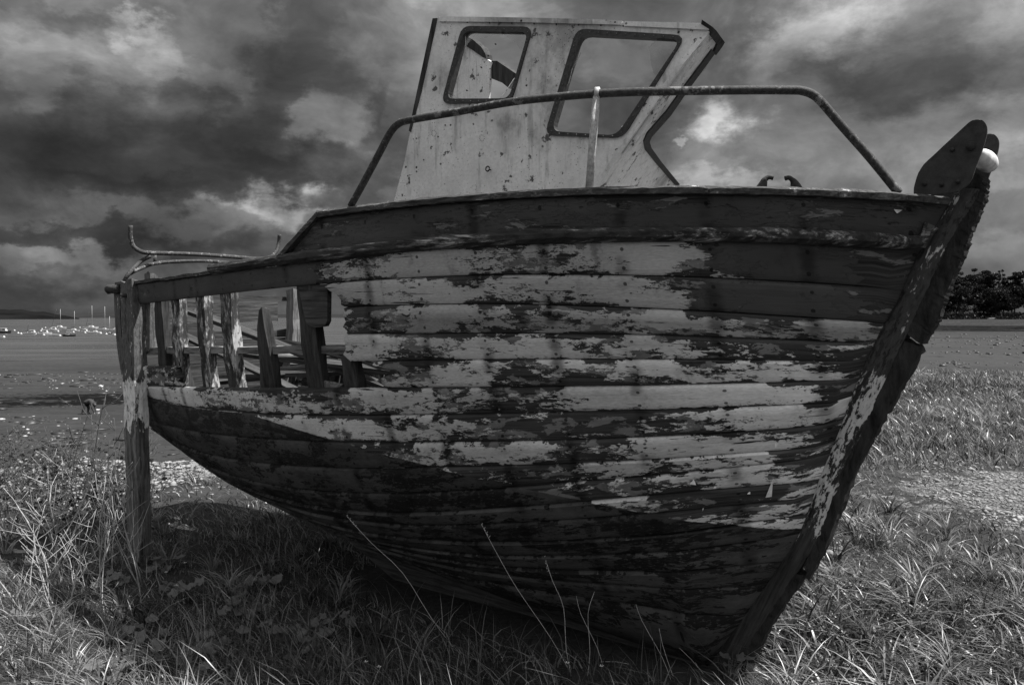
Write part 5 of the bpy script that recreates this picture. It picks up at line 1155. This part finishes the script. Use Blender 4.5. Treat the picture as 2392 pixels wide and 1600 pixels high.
# long lank grass in the shade of the hull and round the bow
def shade_keep(x, y, u, v): return (v < .3) & (v > -2.2) & (u > .2) & (u < U_FOOT+.4)
add_grass('long_grass', 'long lank grass in the shade under the hull', 15000, -33, 20, 2.9, 7.2, 104, .14, .40, .0055, .85, keep=shade_keep)
add_grass('long_grass', 'lush curved grass blades by the foot of the stem', 12000, 10, 37, 2.8, 5.6, 105, .14, .36, .0150, 1.35, keep=lambda x, y, u, v: (v > .05) | (u > U_FOOT+.1))
add_grass('tussock', 'coarse tussocks on the bank beyond the bow', 12000, 17, 37, 10, 26, 106, .15, .42, .018, .8, keep=lambda x, y, u, v: wnoise2(x, y, 55, .7, 2) > .45)
# tufts: blades fanning out from one root, some green and dark, some bleached
def tufts(name, label, n, per, a0, a1, r0, r1, seed, hmin, hmax, wid):
    r = np.random.default_rng(seed); a = np.radians(r.uniform(a0, a1, n)); R = np.exp(r.uniform(math.log(r0), math.log(r1), n)); cxx, cyy = R*np.sin(a), R*np.cos(a)
    ok = ~in_hull(cxx, cyy)[0] & (r.uniform(0, 1, n) > 2.2*gravel_amount(cxx, cyy)) & RCR(cxx, cyy); cxx, cyy, R = cxx[ok], cyy[ok], R[ok]; n = len(cxx)
    k = r.integers(per//2, per, n); i = np.repeat(np.arange(n), k); m = len(i); th = r.uniform(0, 6.283, m); rad = np.abs(r.normal(0, .028, m))*(R[i]/5)**.3
    size = r.uniform(.6, 1.3, n)[i]; tone = np.clip(r.beta(.7, 1.5, n)[i]+r.normal(0, .16, m), 0, 1)
    h = (hmin+(hmax-hmin)*r.uniform(0, 1, m))*size; w = wid*r.uniform(.6, 1.4, m)*(R[i]/5)**.4
    o = blades(name, cxx[i]+rad*np.cos(th), cyy[i]+rad*np.sin(th), h, w, np.full(m, 1.25), seed+1, M['grass'], tone, 4, (-.15, -.1), th+r.normal(0, .5, m)); return tag(o, label, 'grass', kind='stuff')
tufts('grass_tufts', 'arching tufts of grass in the sunlit foreground', 230, 34, 9, 46, 3.0, 9.0, 301, .10, .30, .0115)
tufts('grass_tufts', 'arching tufts of grass round the stern leg', 200, 32, -48, -4, 3.0, 9.0, 303, .09, .22, .0090)
tufts('grass_tufts', 'tufts of grass on the far bank', 330, 26, 10, 37, 9.0, 28.0, 305, .12, .34, .0110)
# stones of the worn patch beside the bow, shingle on the lip of the bank
rg = np.random.default_rng(8); gx = rg.uniform(1.5, 8.5, 42000); gy = rg.uniform(4, 12, 42000); kk = (gravel_amount(gx, gy)+.35*wnoise2(gx, gy, 41, 2.2, 3) > rg.uniform(.25, 1.1, 42000)); gx, gy = gx[kk], gy[kk]
scatter_blobs('gravel', np.stack([gx, gy, terrain_z(gx, gy)+.003], -1)[:14000], rg.gamma(3, .0042, len(gx))[:14000], .5, mat_plain('pale_gravel', 0.30, 0.12, 0.85, 1.7), 'pale gravel on the worn ground beyond the bow', 'gravel', 9)
a_ = np.radians(rg.uniform(-37, -10, 5000)); R_ = rg.normal(9.9, .6, 5000); gx, gy = R_*np.sin(a_), R_*np.cos(a_)
scatter_blobs('shingle', np.stack([gx, gy, terrain_z(gx, gy)+.004], -1), rg.gamma(3, .006, 5000), .4, M['stone'], 'pale shingle and shell at the lip of the bank', 'shingle', 10)

# ------------------------------------------------------------------ single plants
def weed_stalk(name, base, h, seed, mat, lean=(0, 0), nbr=5, rad=.0035, curl=.35):
    r = random.Random(seed); bm = bmesh.new(); b = np.array([0., 0, 0]); P = [b]; d = np.array([lean[0], lean[1], 1.0]); d /= np.linalg.norm(d); n = 7
    for i in range(n): d = d+np.array([r.uniform(-1, 1), r.uniform(-1, 1), r.uniform(-.3, .3)])*curl*.35; d /= np.linalg.norm(d); P.append(P[-1]+d*h/n)
    add_tube(bm, P, [rad*(1-.7*i/n) for i in range(n+1)], 5)
    for k in range(nbr):
        i = r.randint(1, n-1); q = P[i]; e = np.array([r.uniform(-1, 1), r.uniform(-1, 1), r.uniform(.2, .9)]); e /= np.linalg.norm(e); L = h*r.uniform(.18, .45); Q = [q]
        for j in range(4): e = e+np.array([r.uniform(-1, 1), r.uniform(-1, 1), r.uniform(-.1, .5)])*.25; e /= np.linalg.norm(e); Q.append(Q[-1]+e*L/4)
        add_tube(bm, Q, [rad*.6*(1-.6*j/4) for j in range(5)], 4)
        if r.random() < .5:
            e2 = np.array([r.uniform(-1, 1), r.uniform(-1, 1), .6]); add_tube(bm, [Q[2], Q[2]+e2*L*.25, Q[2]+e2*L*.4+np.array([0, 0, .03])], [rad*.4, rad*.3, rad*.2], 4)
    o = bm_obj(name, bm, mat, None, True); o.location = tuple(base); return o
def leaf_shape(bm, c, n_, rad, lobes, r):
    up = np.array(n_, float); up /= np.linalg.norm(up); a = np.cross(up, (0.3, 1, .1)); a /= np.linalg.norm(a); b = np.cross(up, a); k = 16; ph = r.uniform(0, 6.28); vs = []; cv = bm.verts.new(c+up*(-.12*rad))
    for i in range(k):
        t = 2*math.pi*i/k; rr = rad*(1+.16*math.cos(lobes*t)+r.uniform(-.05, .05))*(0.45 if i == 0 else 1); vs.append(bm.verts.new(c+(a*math.cos(t+ph)+b*math.sin(t+ph))*rr+up*(.14*rad*math.cos(lobes*t))))
    for i in range(k): bm.faces.new((cv, vs[i], vs[(i+1) % k]))
def ground_at(px, py): 
    P = on_z(px, py, 0.0)
    for _ in range(4): P = on_z(px, py, float(terrain_z(P[0], P[1])))
    P[2] -= .02; return P
r = random.Random(5)
for i in range(40):
    px = r.uniform(0, 340); py = r.uniform(1230, 1440); P = ground_at(px, py); dk = py < 1225
    if in_hull(np.array([P[0]]), np.array([P[1]]))[0][0]: continue
    o = weed_stalk('dry_weed_stalk', P, r.uniform(.4, .85), 200+i, M['twig'], (r.uniform(-.6, .6), r.uniform(-.3, .3)), r.randint(3, 8), r.uniform(.0032, .0055))
    tag(o, 'leafless branching dry weed stalk in the grass near the stern leg', 'weed stalk', 'dry stalks by the stern leg')
for i, (px, py, h) in enumerate([(165, 1190, .95), (205, 1185, 1.0), (228, 1190, .8), (285, 1180, .75), (130, 1180, .7), (20, 1200, .7), (75, 1195, .6), (180, 1200, .55), (300, 1170, .6), (250, 1175, .55)]):
    P = ground_at(px, py); o = weed_stalk('dark_weed_stalk', P, h*1.1, 400+i, M['twigdark'], (r.uniform(-.3, .1), 0), 6, .0062, .25)
    tag(o, 'dark bare stalk standing against the pale mudflat', 'weed stalk', 'dark stalks against the mudflat')
for i in range(64):
    px = r.uniform(-10, 345); py = r.uniform(1095, 1250); P = ground_at(px, py)
    o = weed_stalk('bramble_tangle', P, r.uniform(.28, .6), 500+i, M['twigdark'], (r.uniform(-.8, .8), r.uniform(-.4, .4)), 12, .0042, .6)
    bl = bmesh.new(); rr2 = random.Random(900+i)
    for k in range(26): leaf_shape(bl, np.array([rr2.gauss(0, .16), rr2.gauss(0, .12), rr2.uniform(.03, .34)]), (rr2.uniform(-1, 1), rr2.uniform(-1, 1), 1), rr2.uniform(.012, .026), 3, rr2)
    bm_obj('leaves', bl, M['darkleaf'], o, True); tag(o, 'low dark twiggy tangle on the edge of the bank', 'bramble', 'brambles on the edge of the bank')
for i, (x0, y0, x1, y1) in enumerate([(1075, 1515, 810, 1205), (1345, 1575, 1125, 1225), (1340, 1580, 1272, 1300), (1370, 1580, 1402, 1325), (1580, 1580, 1455, 1265), (1575, 1590, 1465, 1345), (1640, 1560, 1520, 1340), (1415, 1560, 1335, 1340), (1585, 1560, 1300, 1542), (1660, 1575, 1480, 1405)]):
    A = ground_at(x0, min(y0, 1598)); B = at_dist(x1, y1, A[1]+.12); o = empty('grass_stalk', tuple(A)); q = B-A; mid_ = q*.55+np.array([.03*(-1)**i, 0, .02])
    tube('stalk', smooth_path([(0, 0, -.02), q*.25, mid_, q*.8+np.array([.012*(-1)**i, 0, .0]), q], 3), [.0012]*12+[.0007], M['straw'], o, 5)
    hb = bmesh.new(); dd = q/np.linalg.norm(q)
    for k in range(7): c = q-dd*k*.012; add_tube(hb, [c, c+np.array([.006*(-1)**k, .002, .008])], [.0026, .0008], 4)
    bm_obj('seed_head', hb, M['straw'], o, True); tag(o, 'thin pale grass stalk with a seed head against the dark hull', 'grass stalk', 'pale stalks before the hull')
def leafy(name, base, nl, rad, spread, seed, label, group, hgt=.09):
    r = random.Random(seed); o = empty(name, tuple(base)); sb = bmesh.new()
    for k in range(nl):
        a = r.uniform(0, 6.28); d = spread*math.sqrt(r.random()); h = hgt*r.uniform(.4, 1.1); c = np.array([d*math.cos(a), d*math.sin(a), h]); add_tube(sb, [(0, 0, 0), (c[0]*.5, c[1]*.5, h*.7), c], [.0022, .0018, .0014], 4)
        lb = bmesh.new(); leaf_shape(lb, c, (r.uniform(-.5, .5), r.uniform(-.7, .2), 1), rad*r.uniform(.6, 1.15), 5, r); bm_obj('leaf', lb, M['weed'], o, True)
    bm_obj('stem', sb, M['weed'], o); return tag(o, label, 'weed', group)
LW = 'low lobed-leaf weed growing in the grass in front of the hull'
for i, (px, py) in enumerate([(470, 1560), (330, 1500), (520, 1500), (240, 1590), (430, 1390), (560, 1440), (270, 1370), (640, 1490), (700, 1530), (380, 1340), (320, 1560), (780, 1480), (20, 1460), (600, 1380)]):
    leafy('leafy_weed', ground_at(px, py), 9, .038, .13, 700+i, LW, 'leafy weeds before the hull', .10)
leafy('leafy_weed', ground_at(1730, 1592), 6, .036, .10, 801, 'broad-leaved seedling at the very foot of the stem', None, .14)
for i, (px, py) in enumerate([(143, 1255), (432, 1315), (388, 1332), (412, 1364), (303, 1392), (855, 1553), (886, 1575), (1405, 1586), (1325, 1560)]):
    P = ground_at(px, min(py+26, 1599)); o = empty('white_flower', tuple(P)); h = .08+.03*r.random()
    tube('stem', [(0, 0, 0), (.004, .002, h*.6), (.0, 0, h)], .0012, M['weed'], o, 4); pb = bmesh.new()
    for k in range(4): a = k*math.pi/2+.4; add_prism(pb, [(0, 0, h), (.010*math.cos(a-.4), .010*math.sin(a-.4), h+.003), (.013*math.cos(a), .013*math.sin(a), h+.004), (.010*math.cos(a+.4), .010*math.sin(a+.4), h+.003)], (0, 0, .0008))
    bm_obj('petals', pb, M['flower'], o); tag(o, 'tiny white four-petalled flower in the shaded grass', 'flower', 'white flowers in the grass')
